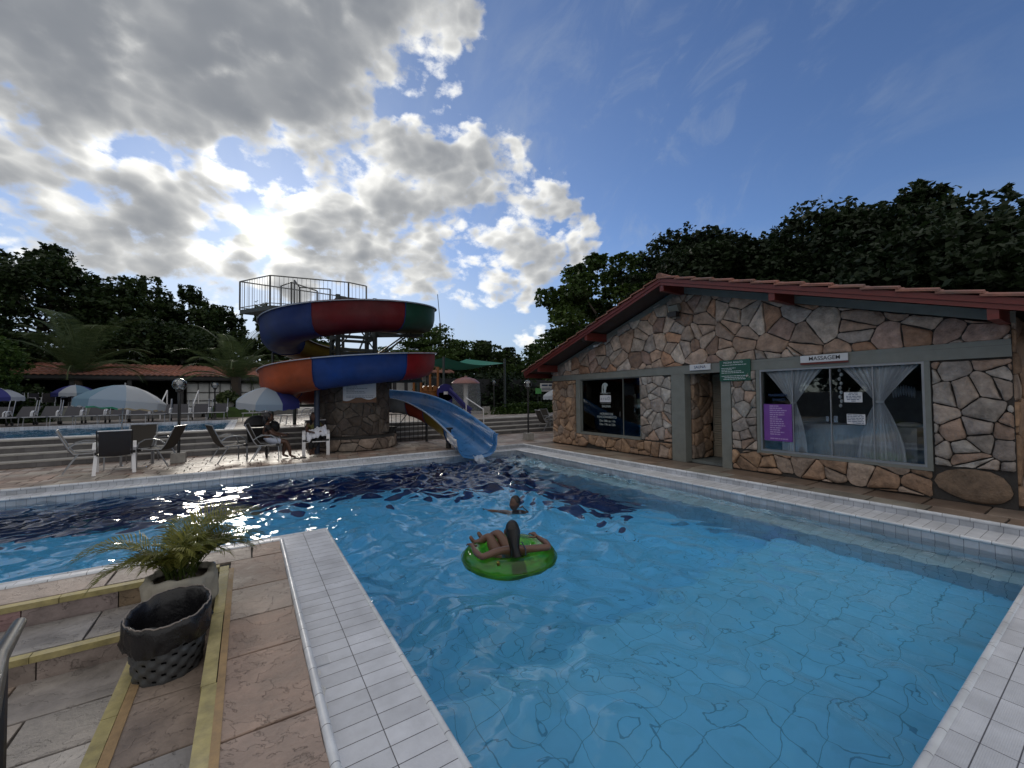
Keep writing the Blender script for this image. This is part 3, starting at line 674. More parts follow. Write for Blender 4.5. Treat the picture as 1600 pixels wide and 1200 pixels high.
# ---------------------------------------------------------------- sauna and massage building
FX = 8.6
B = empty('sauna_building', (FX, 5.85, 0), label='stone-faced building with red timber gable roof along the right side of the pool', cat='building')
def bb(mb, name, mats, parent=None, **k): return mb.build(name, mats, parent or B, at=(FX, 5.85, 0), **k)
RY, RZ = 5.85, 4.23
def roofz(y): return RZ - (.338*(y-RY) if y > RY else .294*(RY-y))
rg = random.Random(21)
facade = lambda a, b, h: (FX-h, a, b)
st = MB()
gab = [(.95, 2.28), (10.76, 2.19), (10.76, roofz(10.76)-.17), (8.3, roofz(8.3)-.17), (RY+.2, RZ-.26), (RY-.5, RZ-.40), (.95, roofz(.95)-.30)]
stones(st, gab, .30, facade, rg, 1.2, .04)
GREYER = [(.38, .335, .30), (.36, .32, .295), (.43, .355, .305), (.33, .285, .26), (.44, .41, .38), (.41, .29, .225)]
WARM = [(.40, .27, .185), (.36, .235, .16), (.43, .28, .18), (.33, .22, .15), (.40, .31, .25)]
stones(st, [(9.62, .02), (10.76, .02), (10.76, 2.04), (9.62, 2.04)], .235, facade, rg, 1., .04, WARM)
stones(st, [(6.2, .02), (9.6, .02), (9.6, .40), (6.2, .40)], .29, facade, rg, 1.15, .045, WARM)
stones(st, [(6.2, .42), (7.12, .42), (7.12, 2.04), (6.2, 2.04)], .235, facade, rg, 1., .04, GREYER)
stones(st, [(4.24, .44), (4.74, .44), (4.74, 2.05), (4.24, 2.05)], .20, facade, rg, .95, .04, GREYER)
stones(st, [(1.75, .02), (4.74, .02), (4.74, .42), (1.75, .42)], .28, facade, rg, 1.25, .05, WARM)
stones(st, [(.95, .50), (1.72, .50), (1.72, 2.03), (.95, 2.03)], .215, facade, rg, 1.05, .045, GREYER)
# the one big boulder at the foot of the right pier
stones(st, [(.97, .25), (1.1, .47), (1.4, .5), (1.68, .42), (1.76, .22), (1.5, .05), (1.2, .01), (1.02, .1)], 3., facade, random.Random(4), 1.2, .06, [(.24, .17, .12)], gap=.004)
endw = lambda a, b, h: (a, .95-h, b)
stones(st, [(FX+.02, .02), (12.5, .02), (12.5, 2.6), (FX+.02, 2.6)], .40, endw, rg, 1.2, .045, WARM)
bb(st, 'stone_facing', MAT['stone'], smooth=True, ang=50)
w = MB()   # backing wall with its openings
T0, T1 = FX+.004, FX+.2
for (a, b_, z0, z1) in ((9.6, 10.76, 0, 2.19), (7.13, 9.6, 0, .405), (6.19, 7.13, 0, 2.19), (4.23, 4.75, 0, 2.28), (1.74, 4.23, 0, .425), (.95, 1.74, 0, 2.28)):
    w.bx(T0, T1, a, b_, z0, z1)
vs = [(T0, y, z) for y, z in gab] + [(T1, y, z) for y, z in gab]; k = len(gab)
w.add(vs, [tuple(reversed(range(k))), tuple(range(k, 2*k))] + [(i, (i+1) % k, k+(i+1) % k, k+i) for i in range(k)])
w.bx(T1, 13, 10.56, 10.76, 0, 2.5); w.bx(T1, 13, .952, 1.1, 0, 2.5); w.bx(12.9, 13.1, .95, 10.76, 0, 2.6)
bb(w, 'wall', MAT['mortar'])
c = MB()   # concrete frame
c.bx(FX-.035, FX+.2, .95, 10.77, 2.05, 2.21)
c.add([(FX-.035, .95, 2.212), (FX-.035, 10.77, 2.212), (FX-.035, 10.77, 2.2), (FX-.035, .95, 2.29), (FX+.2, .95, 2.29), (FX+.2, 10.77, 2.2)], [(0, 3, 2, 1), (3, 4, 5, 2)])
c.bx(FX-.032, FX+.2, 5.83, 6.19, .0, 2.048); c.bx(FX-.032, FX+.2, 4.75, 4.96, 0, 2.048); c.bx(FX-.028, FX+.2, 9.41, 9.6, .405, 2.048)
c.bx(FX-.028, FX+.2, 4.17, 4.235, .425, 2.048); c.bx(FX-.028, FX+.2, 1.735, 1.80, .425, 2.048)
c.bx(FX-.045, FX+.2, 7.12, 9.42, .40, .44); c.bx(FX-.045, FX+.2, 1.735, 4.235, .405, .45)
# sloping soffit band under the verge
for (ya, yb) in ((10.80, RY), (RY, .9)):
    za, zb = roofz(ya)-.13, roofz(yb)-.13
    c.add([(FX-.05, ya, za), (FX-.05, yb, zb), (FX-.05, yb, zb-.15), (FX-.05, ya, za-.15), (FX+.1, ya, za), (FX+.1, yb, zb), (FX+.1, yb, zb-.15), (FX+.1, ya, za-.15)], [(0, 1, 2, 3), (3, 2, 6, 7), (0, 4, 5, 1)])
c.bx(FX-.03, FX+.004, 7.12, 7.13, .44, 2.05)
bb(c, 'concrete_frame', MAT['concrete'])
# rooms behind the openings
r = MB()
r.bx(FX+.2, 12.9, 1.1, 10.56, -.02, .04); r.bx(FX+.2, 12.9, 1.1, 10.56, 2.45, 2.5); r.bx(11.6, 11.7, 1.1, 10.56, .04, 2.45)
r.bx(FX+.2, 11.6, 4.82, 4.94, .04, 2.45); r.bx(10.2, 10.3, 7.0, 10.56, .04, 2.45)
bb(r, 'room', MAT['room_wall'])
r = MB(); stones(r, [(FX+.22, .05), (9.6, .05), (9.6, 2.1), (FX+.22, 2.1)], .26, lambda a, b, h: (a, 5.84-h, b), rg, 1., .05, WARM)
r2 = MB(); stones(r2, [(FX+.3, .05), (10.2, .05), (10.2, 2.1), (FX+.3, 2.1)], .26, lambda a, b, h: (a, 7.0+h, b), rg, 1., .05, WARM)
bb(r, 'inner_stone_wall', MAT['stone'], smooth=True, ang=50); bb(r2, 'inner_stone_wall', MAT['stone'], smooth=True, ang=50)
r = MB(); r.bx(FX+.2, 9.62, 5.845, 6.98, .04, 2.45); bb(r, 'inner_wall', MAT['mortar'])
dr = MB(); dr.bx(9.65, 9.69, 4.96, 5.8, .05, 2.05)
for k in range(30): dr.box((9.635, 5.38, .35+k*.056), (.012, .74, .045), mat=Matrix.Rotation(.4, 4, 'Y'))
door = bb(dr, 'door', MAT['slat_beige'])
dw = MB(); dw.bx(9.60, 9.64, 5.2, 5.5, 1.6, 1.78); dw.build('door_vent', MAT['black_paint'], door)
# left (sauna) window
wf = MB()
for (a, b_, z0, z1) in ((7.13, 7.16, .44, 2.05), (9.38, 9.41, .44, 2.05), (7.16, 9.38, .44, .47), (7.16, 9.38, 2.02, 2.05), (7.75, 7.765, .47, 2.02)): wf.bx(FX+.03, FX+.06, a, b_, z0, z1)
win1 = bb(wf, 'window', MAT['concrete'])
gp = MB(); gp.bx(FX+.042, FX+.048, 7.16, 9.38, .47, 2.02); gp.build('glass', MAT['pane_green'], win1)
hb = MB(); hb.tube([(FX+.02, 7.86, .98), (FX+.02, 7.86, 1.12)], .008, 6); hb.build('handle', MAT['chrome'], win1)
ins = MB()
for y in (8.1, 8.75, 9.2): ins.bx(9.6, 9.64, y, y+.05, .04, 2.0)
ins.bx(9.6, 9.64, 8.1, 9.25, .9, .95); ins.bx(9.6, 9.64, 8.1, 9.25, 1.96, 2.0)
bb(ins, 'inner_partition', MAT['alu'])
def glass_text(s, y, z, size, width, mat='etch_white', parent=None, bold=True, x=FX+.038):
    return text_mesh('lettering', s, size, MAT[mat], parent or win1, frame4((x, y, z), (0, -1, 0), (0, 0, 1)), .0006, bold=bold, width=width)
glass_text('SAUNA', 8.39, 1.25, .1, .34); glass_text('HORÁRIO DE', 8.39, 1.03, .09, .50); glass_text('FUNCIONAMENTO', 8.38, .94, .09, .74)
glass_text('Das 08h às 11h', 8.36, .83, .085, .60); glass_text('Das 19h às 22h', 8.36, .73, .085, .60)
em = MB(); xg = FX+.040    # helmeted head emblem: crest arc, face, neck, underline
def gpoly(pts, y, z): em.add([(xg, y-a, z+b) for a, b in pts]+[(xg-.002, y-a, z+b) for a, b in pts], [tuple(range(len(pts))), tuple(reversed(range(len(pts), 2*len(pts))))])
for k in range(12):
    a0, a1 = math.pi*(.12+k*.085), math.pi*(.12+(k+1)*.085); q = lambda a, rr: (math.cos(a)*rr-.01, math.sin(a)*rr)
    gpoly([q(a0, .125), q(a1, .125), q(a1, .078), q(a0, .078)], 8.42, 1.80)
gpoly([(-.05, .06), (-.01, .085), (.045, .07), (.07, .02), (.05, .0), (.055, -.04), (.03, -.08), (.035, -.15), (-.06, -.15), (-.045, -.06), (-.06, 0)], 8.43, 1.79)
gpoly([(-.125, -.15), (-.08, -.15), (-.085, -.02), (-.125, 0)], 8.43, 1.79); gpoly([(-.2, -.155), (.2, -.155), (.2, -.165), (-.2, -.165)], 8.42, 1.79)
gpoly([(-.2, -.445), (.2, -.445), (.2, -.452), (-.2, -.452)], 8.42, 1.79)
em.build('emblem', MAT['etch_white'], win1)
glass_text('HOTEL', 8.42, 1.605, .035, .2, bold=False)
cd_ = MB(); cd_.bx(xg-.003, xg, 8.21, 8.63, 1.37, 1.57); card = cd_.build('card', MAT['sign_white'], win1)
text_mesh('lettering', 'c r a O', .13, MAT['ink_blue'], card, frame4((xg-.004, 8.42, 1.47), (0, -1, 0), (0, 0, 1)), .0006, width=.34)
# right (massage) window: four sliding panes
wf = MB(); Z0, Z1, YA, YB = .45, 2.05, 1.80, 4.17
for (a, b_, z0, z1) in ((YA, YA+.03, Z0, Z1), (YB-.03, YB, Z0, Z1), (YA+.03, YB-.03, Z0, Z0+.035), (YA+.03, YB-.03, Z1-.035, Z1)): wf.bx(FX-.02, FX+.08, a, b_, z0, z1)
win2 = bb(wf, 'window', MAT['alu'])
ed = [YA+.03, 2.58, 3.02, 3.55, YB-.03]
ed = [YA+.03, 2.42, 3.0, 3.60, YB-.03]
for i in range(4):
    m = MB(); xx = FX+.02+.012*(i % 2); m.bx(xx, xx+.006, ed[i]+.006, ed[i+1]-.006, Z0+.035, Z1-.035); m.build('pane', MAT['pane_clear'], win2)
    if i: m = MB(); m.bx(xx-.016, xx+.008, ed[i]-.008, ed[i]+.008, Z0+.035, Z1-.035); m.build('window_stile', MAT['alu'], win2)
m = MB(); m.bx(FX-.005, FX+.02, 2.9, 2.96, 1.07, 1.18); m.bx(FX-.005, FX+.02, 3.03, 3.07, 1.08, 1.17); m.build('lock', MAT['chrome'], win2)
text_mesh('lettering', 'MASSAGEM', .07, MAT['ink_blue'], win2, frame4((FX+.015, 3.86, 1.545), (0, -1, 0), (0, 0, 1)), .0006, bold=True, width=.32)
text_mesh('lettering', 'SHANTI', .07, MAT['ink_blue'], win2, frame4((FX+.015, 3.84, 1.455), (0, -1, 0), (0, 0, 1)), .0006, bold=True, width=.22)
# roof
rt = MB()
def roof_side(y0, y1, rows):
    sgn = 1 if y1 > y0 else -1
    for i in range(rows):
        ya = y0+(y1-y0)*i/rows; yb = y0+(y1-y0)*(i+1)/rows+sgn*.035
        za = roofz(ya)-.018; zb = roofz(yb)+.022; nx = 60; x0, x1 = 7.72, 13.4; vs = []
        for (y, z) in ((ya, za), (yb, zb), (yb, zb-.03), (ya, za-.03)):
            for j in range(nx+1):
                x = x0+(x1-x0)*j/nx; vs.append((x+(0 if j else rg.uniform(-.006, .006)), y, z+.03*abs(math.sin(math.pi*(x-x0)/.19*1.0))))
        n1 = nx+1; fs = []
        for a in range(3):
            for j in range(nx): fs.append((a*n1+j, a*n1+j+1, (a+1)*n1+j+1, (a+1)*n1+j))
        fs += [(0, n1, 2*n1, 3*n1), (nx, 3*n1+nx, 2*n1+nx, n1+nx)]
        rt.add(vs, fs)
roof_side(RY, 11.30, 14); roof_side(RY, .30, 14)
roof = bb(rt, 'roof', MAT['roof_tile'])
rd = MB()
for k in range(14): rd.tube([(7.74+k*.41, RY, RZ+.0), (7.74+k*.41+.43, RY, RZ+.015)], [.08, .065], 10)
rd.build('ridge_tile', MAT['roof_tile'], roof, at=None)
so = MB(); fa = MB()
def slope_box(mb, x0, x1, ya, yb, top, thick):
    za, zb = roofz(ya)-top, roofz(yb)-top
    P = [(x0, ya, za), (x1, ya, za), (x1, yb, zb), (x0, yb, zb)]
    mb.add(P+[(x, y, z-thick) for x, y, z in P], [(0, 1, 2, 3), (7, 6, 5, 4), (0, 4, 5, 1), (1, 5, 6, 2), (2, 6, 7, 3), (3, 7, 4, 0)])
for (ya, yb) in ((RY, 11.27), (RY, .33)):
    slope_box(so, 7.80, 13.3, ya, yb, .055, .03)
    slope_box(fa, 7.755, 7.795, ya, yb, .035, .085); slope_box(fa, 7.775, 7.797, ya, yb, .122, .065)
bb(so, 'soffit', MAT['soffit']); bb(fa, 'barge_board', MAT['red_wood'])
ev = MB(); ev.bx(7.8, 13.3, 11.23, 11.27, roofz(11.25)-.24, roofz(11.25)-.09); bb(ev, 'eaves_board', MAT['red_wood']); ev = MB(); ev.bx(7.8, 13.3, .33, .37, roofz(.35)-.24, roofz(.35)-.09); bb(ev, 'eaves_board', MAT['red_wood'])
for y in (RY-.02, 3.55, 8.3, 1.0, 10.5):
    pu = MB(); pu.bx(7.80, FX+.1, y-.05, y+.05, roofz(y)-.32, roofz(y)-.11); bb(pu, 'purlin', MAT['red_wood'])
po = MB(); po.bx(8.52, 8.74, .50, .72, -.02, 2.6); bb(po, 'post', MAT['red_wood'])
# the frosted grey block wall that continues past the right corner
def top(name, label, cat, group=None, loc=(0, 0, 0)): return empty(name, loc, 0, label, cat, group)
# signs
def board(name, label, cat, y0, y1, z0, z1, mat, x=FX-.055, th=.018, lip_=None):
    e = top(name, label, cat, loc=(x, (y0+y1)/2, z0)); m = MB(); m.bx(x-th, x, y0, y1, z0, z1); m.build('panel', MAT[mat], e, at=(x, (y0+y1)/2, z0)); return e
def local_text(e, s, size, width, mat, y, z, x, bold=True):
    o = text_mesh('lettering', s, size, MAT[mat], e, frame4((x, y, z), (0, -1, 0), (0, 0, 1)), .0008, bold=bold, width=width)
    return o
e = board('sauna_sign', 'small white SAUNA sign above the open stone doorway', 'sign', 5.16, 5.66, 2.12, 2.25, 'sign_white'); local_text(e, 'SAUNA', .09, .28, 'ink_blue', 5.41, 2.185, FX-.076)
e = board('massage_sign', 'white MASSAGEM sign above the curtained massage window', 'sign', 2.71, 3.42, 2.135, 2.26, 'sign_white'); local_text(e, 'MASSAGEM', .10, .46, 'ink_black', 3.05, 2.197, FX-.076)
m = MB(); m.bx(FX-.07, FX-.055, 2.71, 3.42, 2.10, 2.133); m.build('backing_board', MAT['red_wood'], e, at=tuple(e.location))
e = board('pool_rules_board', 'dark green PISCINA ADULTO rules board between the doorway and massage window', 'notice board', 4.31, 4.95, 1.85, 2.29, 'sign_green')
local_text(e, 'PISCINA ADULTO', .055, .40, 'ink_white', 4.66, 2.235, FX-.076)
def dashes(e, x, yl, zt, lines, lh, mat, th=.011, rg2=random.Random(9)):   # small print, too small in the photograph to read: word-length marks
    m = MB()
    for i, (off, L) in enumerate(lines):
        y = yl-off; rem = L
        while rem > .012:
            wl = min(rem, rg2.uniform(.025, .075)); m.bx(x-.0015, x, y-wl, y, zt-i*lh-th/2, zt-i*lh+th/2); y -= wl+.010; rem -= wl+.010
    m.build('small_print', MAT[mat], e, at=tuple(e.location))
dashes(e, FX-.0735, 4.91, 2.185, [(.02, .52), (0, 0), (.0, .30), (.0, .22), (0, .43), (0, .47), (0, 0), (.0, .56), (.06, .42), (.04, .46)], .033, 'ink_white')
e = board('purple_poster', 'purple massage price poster on the left pane of the massage window', 'poster', 3.62, 4.12, .66, 1.37, 'poster_purple', x=FX+.018, th=.002)
dashes(e, FX+.0155, 4.01, 1.335, [(0, .16), (0, .22), (0, .30), (0, .26), (0, .26), (0, .14), (0, .22), (0, .24), (0, .25), (0, .27), (0, .20), (0, .19), (0, .25), (0, .18), (0, 0), (0, .33)], .042, 'poster_text', .02)
e = board('paper_notice', 'upper white paper notice taped inside the dark middle pane', 'notice', 2.56, 2.81, 1.42, 1.59, 'sign_white', x=FX+.018, th=.001)
dashes(e, FX+.0165, 2.79, 1.575, [(.05, .12), (.04, .13), (.01, .2), (.01, .2), (.02, .17), (.08, .06)], .027, 'ink_blue')
e = board('paper_notice', 'lower white paper notice taped inside the dark middle pane', 'notice', 2.53, 2.78, 1.05, 1.22, 'sign_white', x=FX+.018, th=.001)
dashes(e, FX+.0165, 2.77, 1.205, [(.0, .22), (.0, .22), (.0, .22), (.0, .22), (.0, .22), (.07, .15)], .027, 'ink_blue')
# curtains tied in the middle
def curtain(label, yc, wt, wm, wb, zt, zm, zb, x, seed):
    rr = random.Random(seed); e = top('tied_curtain', label, 'curtain', 'white curtains in the massage window', loc=(x, yc, zb)); nU, nV = 90, 40; vs = []; ph = [rr.uniform(0, 6.28) for _ in range(4)]
    for j in range(nV+1):
        z = zt+(zb-zt)*j/nV
        if z > zm: t = (zt-z)/(zt-zm); w_ = wt*(1-t)**1.0+wm*t; w_ = wt+(wm-wt)*(t**.9)
        else: t = (zm-z)/(zm-zb); w_ = wm+(wb-wm)*(1-(1-t)**1.8)
        for i in range(nU+1):
            u = i/nU-.5; amp = .022+.012*math.sin(u*9+ph[3]); dens = math.sin(u*2*math.pi*11+ph[0]+.6*math.sin(u*7+z))+.45*math.sin(u*2*math.pi*23+ph[1]+z*1.2)
            vs.append((x+amp*dens*min(1, w_*1.8+.35), yc+u*w_, z+(.02*math.cos(u*math.pi)*-1 if j in (nV,) else 0)))
    m = MB(); n1 = nU+1; m.add(vs, [(j*n1+i, j*n1+i+1, (j+1)*n1+i+1, (j+1)*n1+i) for j in range(nV) for i in range(nU)])
    m.build('cloth', MAT['curtain'], e, smooth=True, ang=80, at=(x, yc, zb))
    m = MB(); m.lathe([(wm*.5+.004, zm-.02), (wm*.56, zm), (wm*.5+.004, zm+.02)], (x, yc, 0), 16, sx=.5); m.build('tie', MAT['curtain'], e, smooth=True, at=(x, yc, zb))
curtain('white curtain tied in the middle behind the purple poster', 3.62, 1.0, .09, .42, 2.03, 1.40, .47, FX+.095, 3)
curtain('white curtain tied in the middle at the right of the massage window', 2.36, 1.02, .10, .62, 2.03, 1.43, .47, FX+.095, 8)
# massage couch under a sheet, shell ornament, hanging garland
e = top('massage_table', 'long massage table under a pale sheet inside the massage room', 'massage table', loc=(9.5, 3.0, 0)); m = MB(); m.bx(9.2, 9.85, 2.05, 3.95, .92, .99)
nU = 120; vs = []
for j in range(7):
    for i in range(nU+1):
        u = i/nU; y = 2.04+1.92*u; vs.append((9.19-.03*abs(math.sin(u*55+math.sin(u*13)*2))*j/6-.02*j/6, y, .985-.86*j/6))
m.add(vs, [(j*(nU+1)+i, j*(nU+1)+i+1, (j+1)*(nU+1)+i+1, (j+1)*(nU+1)+i) for j in range(6) for i in range(nU)])
m.bx(9.22, 9.84, 2.06, 3.94, .15, .92)
m.build('sheet', MAT['sheet'], e, at=(9.5, 3.0, 0)); m = MB(); m.ball((9.5, 2.2, 1.02), (.22, .17, .05)); m.build('pillow', MAT['curtain'], e, smooth=True, at=(9.5, 3.0, 0))
m = MB()
for k in range(9): m.ball((9.9, 2.35+.035*(k-4), 1.62-.012*abs(k-4)), (.02, .018, .1), 8, 6)
m.build('shell_ornament', MAT['sheet'], smooth=True, label='pale scallop shell ornament hanging in the dark massage room', cat='ornament')
m = MB()
for k in range(9): m.ball((FX+.15+.01*math.sin(k*2), 2.9+.012*math.cos(k*3), 1.98-k*.078), (.022, .026, .034), 8, 6)
m.tube([(FX+.15, 2.9, 2.03), (FX+.15, 2.9, 1.35)], .003, 5)
m.build('shell_garland', MAT['curtain'], smooth=True, label='string of white shells hanging beside the middle window frame', cat='garland')
# flood light and camera under the gable
e = top('flood_light', 'black and grey flood light under the gable peak', 'lamp', loc=(8.5, 5.95, 3.6)); m = MB(); m.box((8.46, 5.98, 3.62), (.12, .26, .16), mat=Matrix.Rotation(-.5, 4, 'Y')); m.build('housing', MAT['concrete'], e, at=(8.5, 5.95, 3.6))
m = MB(); m.box((8.42, 5.98, 3.46), (.14, .22, .12)); m.tube([(8.6, 5.98, 3.7), (8.46, 5.98, 3.66)], .02, 6); m.build('lens', MAT['black_paint'], e, at=(8.5, 5.95, 3.6))
e = top('security_camera', 'tiny white security camera under the left slope of the gable', 'camera', loc=(8.5, 8.55, 3.05)); m = MB(); m.tube([(8.42, 8.5, 3.0), (8.3, 8.5, 2.97)], .035, 10); m.build('body', MAT['sign_white'], e, at=(8.5, 8.55, 3.05)); m = MB(); m.tube([(8.6, 8.5, 3.1), (8.42, 8.5, 3.0)], .012, 6); m.build('bracket', MAT['sign_white'], e, at=(8.5, 8.55, 3.05))
# ---------------------------------------------------------------- water slide
CX, CY = 2.85, 13.78
SL = empty('water_slide', (CX, CY, 0), label='spiral water slide of red, blue, orange, green and yellow sections round a stone column', cat='water slide')
O4 = (CX, CY, 0)
def helix(th):       # th: degrees from the top start, clockwise seen from above
    a = R_(th+11.7); z = 4.51-.00405*(th-90)-.78; Rc = 2.02
    return Vector((CX+Rc*math.sin(a), CY+Rc*math.cos(a), z)), Vector((math.cos(a), -math.sin(a), -.00405*57.3/Rc)).normalized()
path = []            # (pos, heading, width factor, left height, right height)
TE = 758
for i in range(0, 190): path.append((*helix(TE*i/190), 1., .78, .52))
p0, h0 = helix(TE); p1, h1 = Vector((5.47, 10.45, -.13)), Vector((-.12, -1, -.04)).normalized()
mid = []
K = 46
for i in range(K+1):
    t = i/K; L = (p1-p0).length
    h00, h10, h01, h11 = 2*t**3-3*t*t+1, t**3-2*t*t+t, -2*t**3+3*t*t, t**3-t*t
    p = p0*h00+h0*L*1.0*h10+p1*h01+h1*L*.9*h11
    zz = p0.z*(1-t)+p1.z*t; s = t*t*(3-2*t); p.z = p0.z+(p1.z-p0.z)*(.35*t+.65*s)+.12*math.sin(math.pi*t)
    mid.append(p)
for i in range(K+1):
    a, b_ = mid[max(0, i-1)], mid[min(K, i+1)]; h = (b_-a).normalized(); t = i/K
    path.append((mid[i], h, 1.+.06*t, .78-.16*t, .52+.04*t))
NP = len(path)
PRO = [(.62, 1.0, 1), (.585, 1.0, 1), (.56, .93, 1), (.55, .55, 1), (.50, .28, 1), (.38, .09, 1), (.20, .01, 1), (0, -.01, 1), (-.20, .01, -1), (-.38, .10, -1), (-.48, .32, -1), (-.53, .62, -1), (-.545, .93, -1), (-.57, 1.0, -1), (-.605, 1.0, -1)]
def section(i0, i1, off):
    rows = []
    for i in range(i0, i1+1):
        p, h, w, hl, hr = path[i]; f = Vector((h.x, h.y, 0)).normalized(); lt = Vector((-f.y, f.x, 0)); rows.append([])
        for (s, z, sd) in PRO:
            hh = hl if s > 0 else hr; zz = z*hh
            rows[-1].append(p + lt*(s*w) + Vector((0, 0, zz)) )
        if off:   # inner skin: move towards the middle of the channel
            q = rows[-1]; r2 = []
            for k in range(len(q)):
                a, b_ = q[max(0, k-1)], q[min(len(q)-1, k+1)]; e_ = (b_-a); n = h.cross(e_).normalized(); r2.append(q[k]+n*off*(-1))
            rows[-1] = r2
    return rows
def chute(name, i0, i1, outer, inner, lab=None):
    m = MB(); A = section(i0, i1, 0); B_ = section(i0, i1, .022); n = len(PRO); k = i1-i0+1
    m.mi = 0; m.add([p for r in A for p in r], [(a*n+j, a*n+j+1, (a+1)*n+j+1, (a+1)*n+j) for a in range(k-1) for j in range(n-1)])
    m.mi = 1; m.add([p for r in B_ for p in r], [(a*n+j, (a+1)*n+j, (a+1)*n+j+1, a*n+j+1) for a in range(k-1) for j in range(n-1)])
    m.mi = 0
    for sd in (0, n-1):
        m.add([r[sd] for r in A]+[r[sd] for r in B_], [(a, a+1, k+a+1, k+a) for a in range(k-1)])
    for e_ in (0, k-1): m.add(A[e_]+B_[e_], [(j, j+1, n+j+1, n+j) for j in range(n-1)])
    return m.build(name, [MAT[outer], MAT[inner]], SL, smooth=True, ang=60, at=O4)
def idx(th): return int(round(th/TE*190))
secs = [(0, 50, 'yellow', 'yellow'), (50, 126, 'green', 'green'), (126, 202, 'red', 'red'), (202, 285, 'blue', 'blue'), (285, 375, 'yellow', 'yellow'), (375, 440, 'yellow', 'yellow'), (440, 474, 'lred', 'lred'), (474, 564, 'lblue', 'lblue'), (564, 640, 'orange', 'orange'), (640, 700, 'redor', 'redor')]
secs = [(0, 55, 'yellow'), (55, 146, 'green'), (146, 203, 'red'), (203, 285, 'blue'), (285, 375, 'yellow'), (375, 440, 'yellow'), (440, 505, 'lred'), (505, 561, 'lblue'), (561, 640, 'orange'), (640, 712, 'redor')]
for a, b_, c_ in [s[:3] for s in secs[:10]]: chute('chute_section', idx(a), idx(b_), 'fib_'+c_, 'fib_'+c_)
chute('chute_section', idx(712), 193, 'fib_blue', 'fib_chute'); chute('chute_section', 193, 202, 'fib_white', 'fib_chute'); chute('chute_section', 202, 212, 'fib_redor', 'fib_chute'); chute('chute_section', 212, 226, 'fib_yellow', 'fib_chute'); chute('chute_section', 226, NP-1, 'fib_chute', 'fib_chute')
# bolted flanges where the sections meet, and the pale rolled rim
for i in [idx(q) for q in (55, 146, 203, 285, 375, 440, 505, 561, 640, 712)]+[193, 202, 212, 226]:
    p_ = section(i, i, 0)[0]; c_ = path[i][0]+Vector((0, 0, .35)); q_ = [v+(v-c_)*.018 for v in p_]
    m = MB(); m.tube(q_, .013, 5)
    for v in q_[1:-1:2]: m.ball(v+(v-c_).normalized()*.012, .013, 6, 4)
    m.build('flange', MAT['fib_blue'], SL, smooth=True, at=O4)
for k_, nm_ in ((0, 'outer_rim'), (len(PRO)-1, 'inner_rim')):
    m = MB(); m.tube([section(i, i, 0)[0][k_] for i in range(0, NP, 2)], .014, 6); m.build(nm_, pm(nm_, (.32, .36, .42), .35), SL, smooth=True, at=O4)
# flared mouth just above the water
m = MB(); q0 = section(NP-1, NP-1, 0)[0]; q1 = [p+Vector((-.02, -.20, -.04))+(p-path[-1][0])*.05 for p in q0]; q2 = [p+Vector((0, .0, 0))-(p-path[-1][0]-Vector((0, 0, .3)))*.06 for p in q1]
n = len(PRO); m.add(q0+q1+q2, [(r*n+j, r*n+j+1, (r+1)*n+j+1, (r+1)*n+j) for r in range(2) for j in range(n-1)]); m.build('chute_mouth', MAT['fib_chute'], SL, smooth=True, at=O4)
# water sheet running off the mouth
m = MB(); P = []
for i in range(13):
    t = i/12; c = path[-1][0]+Vector((0, -.1-.42*t, -.02-.26*t*t)); w_ = .13+.05*t
    for j in range(7): P.append((c.x-.02+w_*(j/3-1), c.y+.02*math.sin(j*2.2+i), c.z+.035+.02*math.sin(j*1.9+i*.8)+.03*(j/3-1)**2))
m.add(P, [(i*7+j, i*7+j+1, (i+1)*7+j+1, (i+1)*7+j) for i in range(12) for j in range(6)])
mw = pm('falling_water', (.62, .70, .82), .2, var=.3, vs=18, alpha=.55, bump=.6)
m.build('falling_water', mw, smooth=True, label='thin sheet of water running off the blue slide mouth', cat='water stream')
# stone column and its plinth
rg = random.Random(5)
SC_ = empty('stone_column', (CX, CY, 0), label='round stone-clad column in the middle of the water slide', cat='column')
def ringmap(R0): return lambda a, b, h: (CX+(R0+h)*math.cos(a/R0), CY+(R0+h)*math.sin(a/R0), b)
m = MB(); R0 = 1.06
stones(m, [(0, .42), (2*math.pi*R0, .42), (2*math.pi*R0, 2.22), (0, 2.22)], .27, ringmap(R0), rg, .85, .03, [(.11, .085, .07), (.09, .072, .062), (.13, .105, .085), (.10, .08, .068), (.16, .135, .115)])
m.build('stone_facing', MAT['stone'], SC_, smooth=True, ang=50, at=O4)
R1 = 1.27
m = MB(); m.lathe([(R1+.005, 0), (R1+.005, .36), (R0+.005, .38), (R0+.005, 2.24), (0, 2.24)], (CX, CY, 0), 40); m.build('core', MAT['mortar'], SC_, at=O4)
m = MB(); R1 = 1.27
stones(m, [(0, .01), (2*math.pi*R1, .01), (2*math.pi*R1, .36), (0, .36)], .33, ringmap(R1), rg, 1.1, .05, [(.27, .21, .17), (.22, .17, .14), (.30, .25, .21)])
m.build('plinth', MAT['stone'], SC_, smooth=True, ang=50, at=O4)
m = MB(); hd = Vector((-CX, -CY, 0)).normalized(); sd = Vector((-hd.y, hd.x, 0)); px = Vector((1.66, 12.78, 0))
m.tube([px, px+Vector((0, 0, 2.3))], .075, 12); m.build('downpipe', pm('pipe_blue', (.03, .04, .07), .5), SL, smooth=True, at=O4)
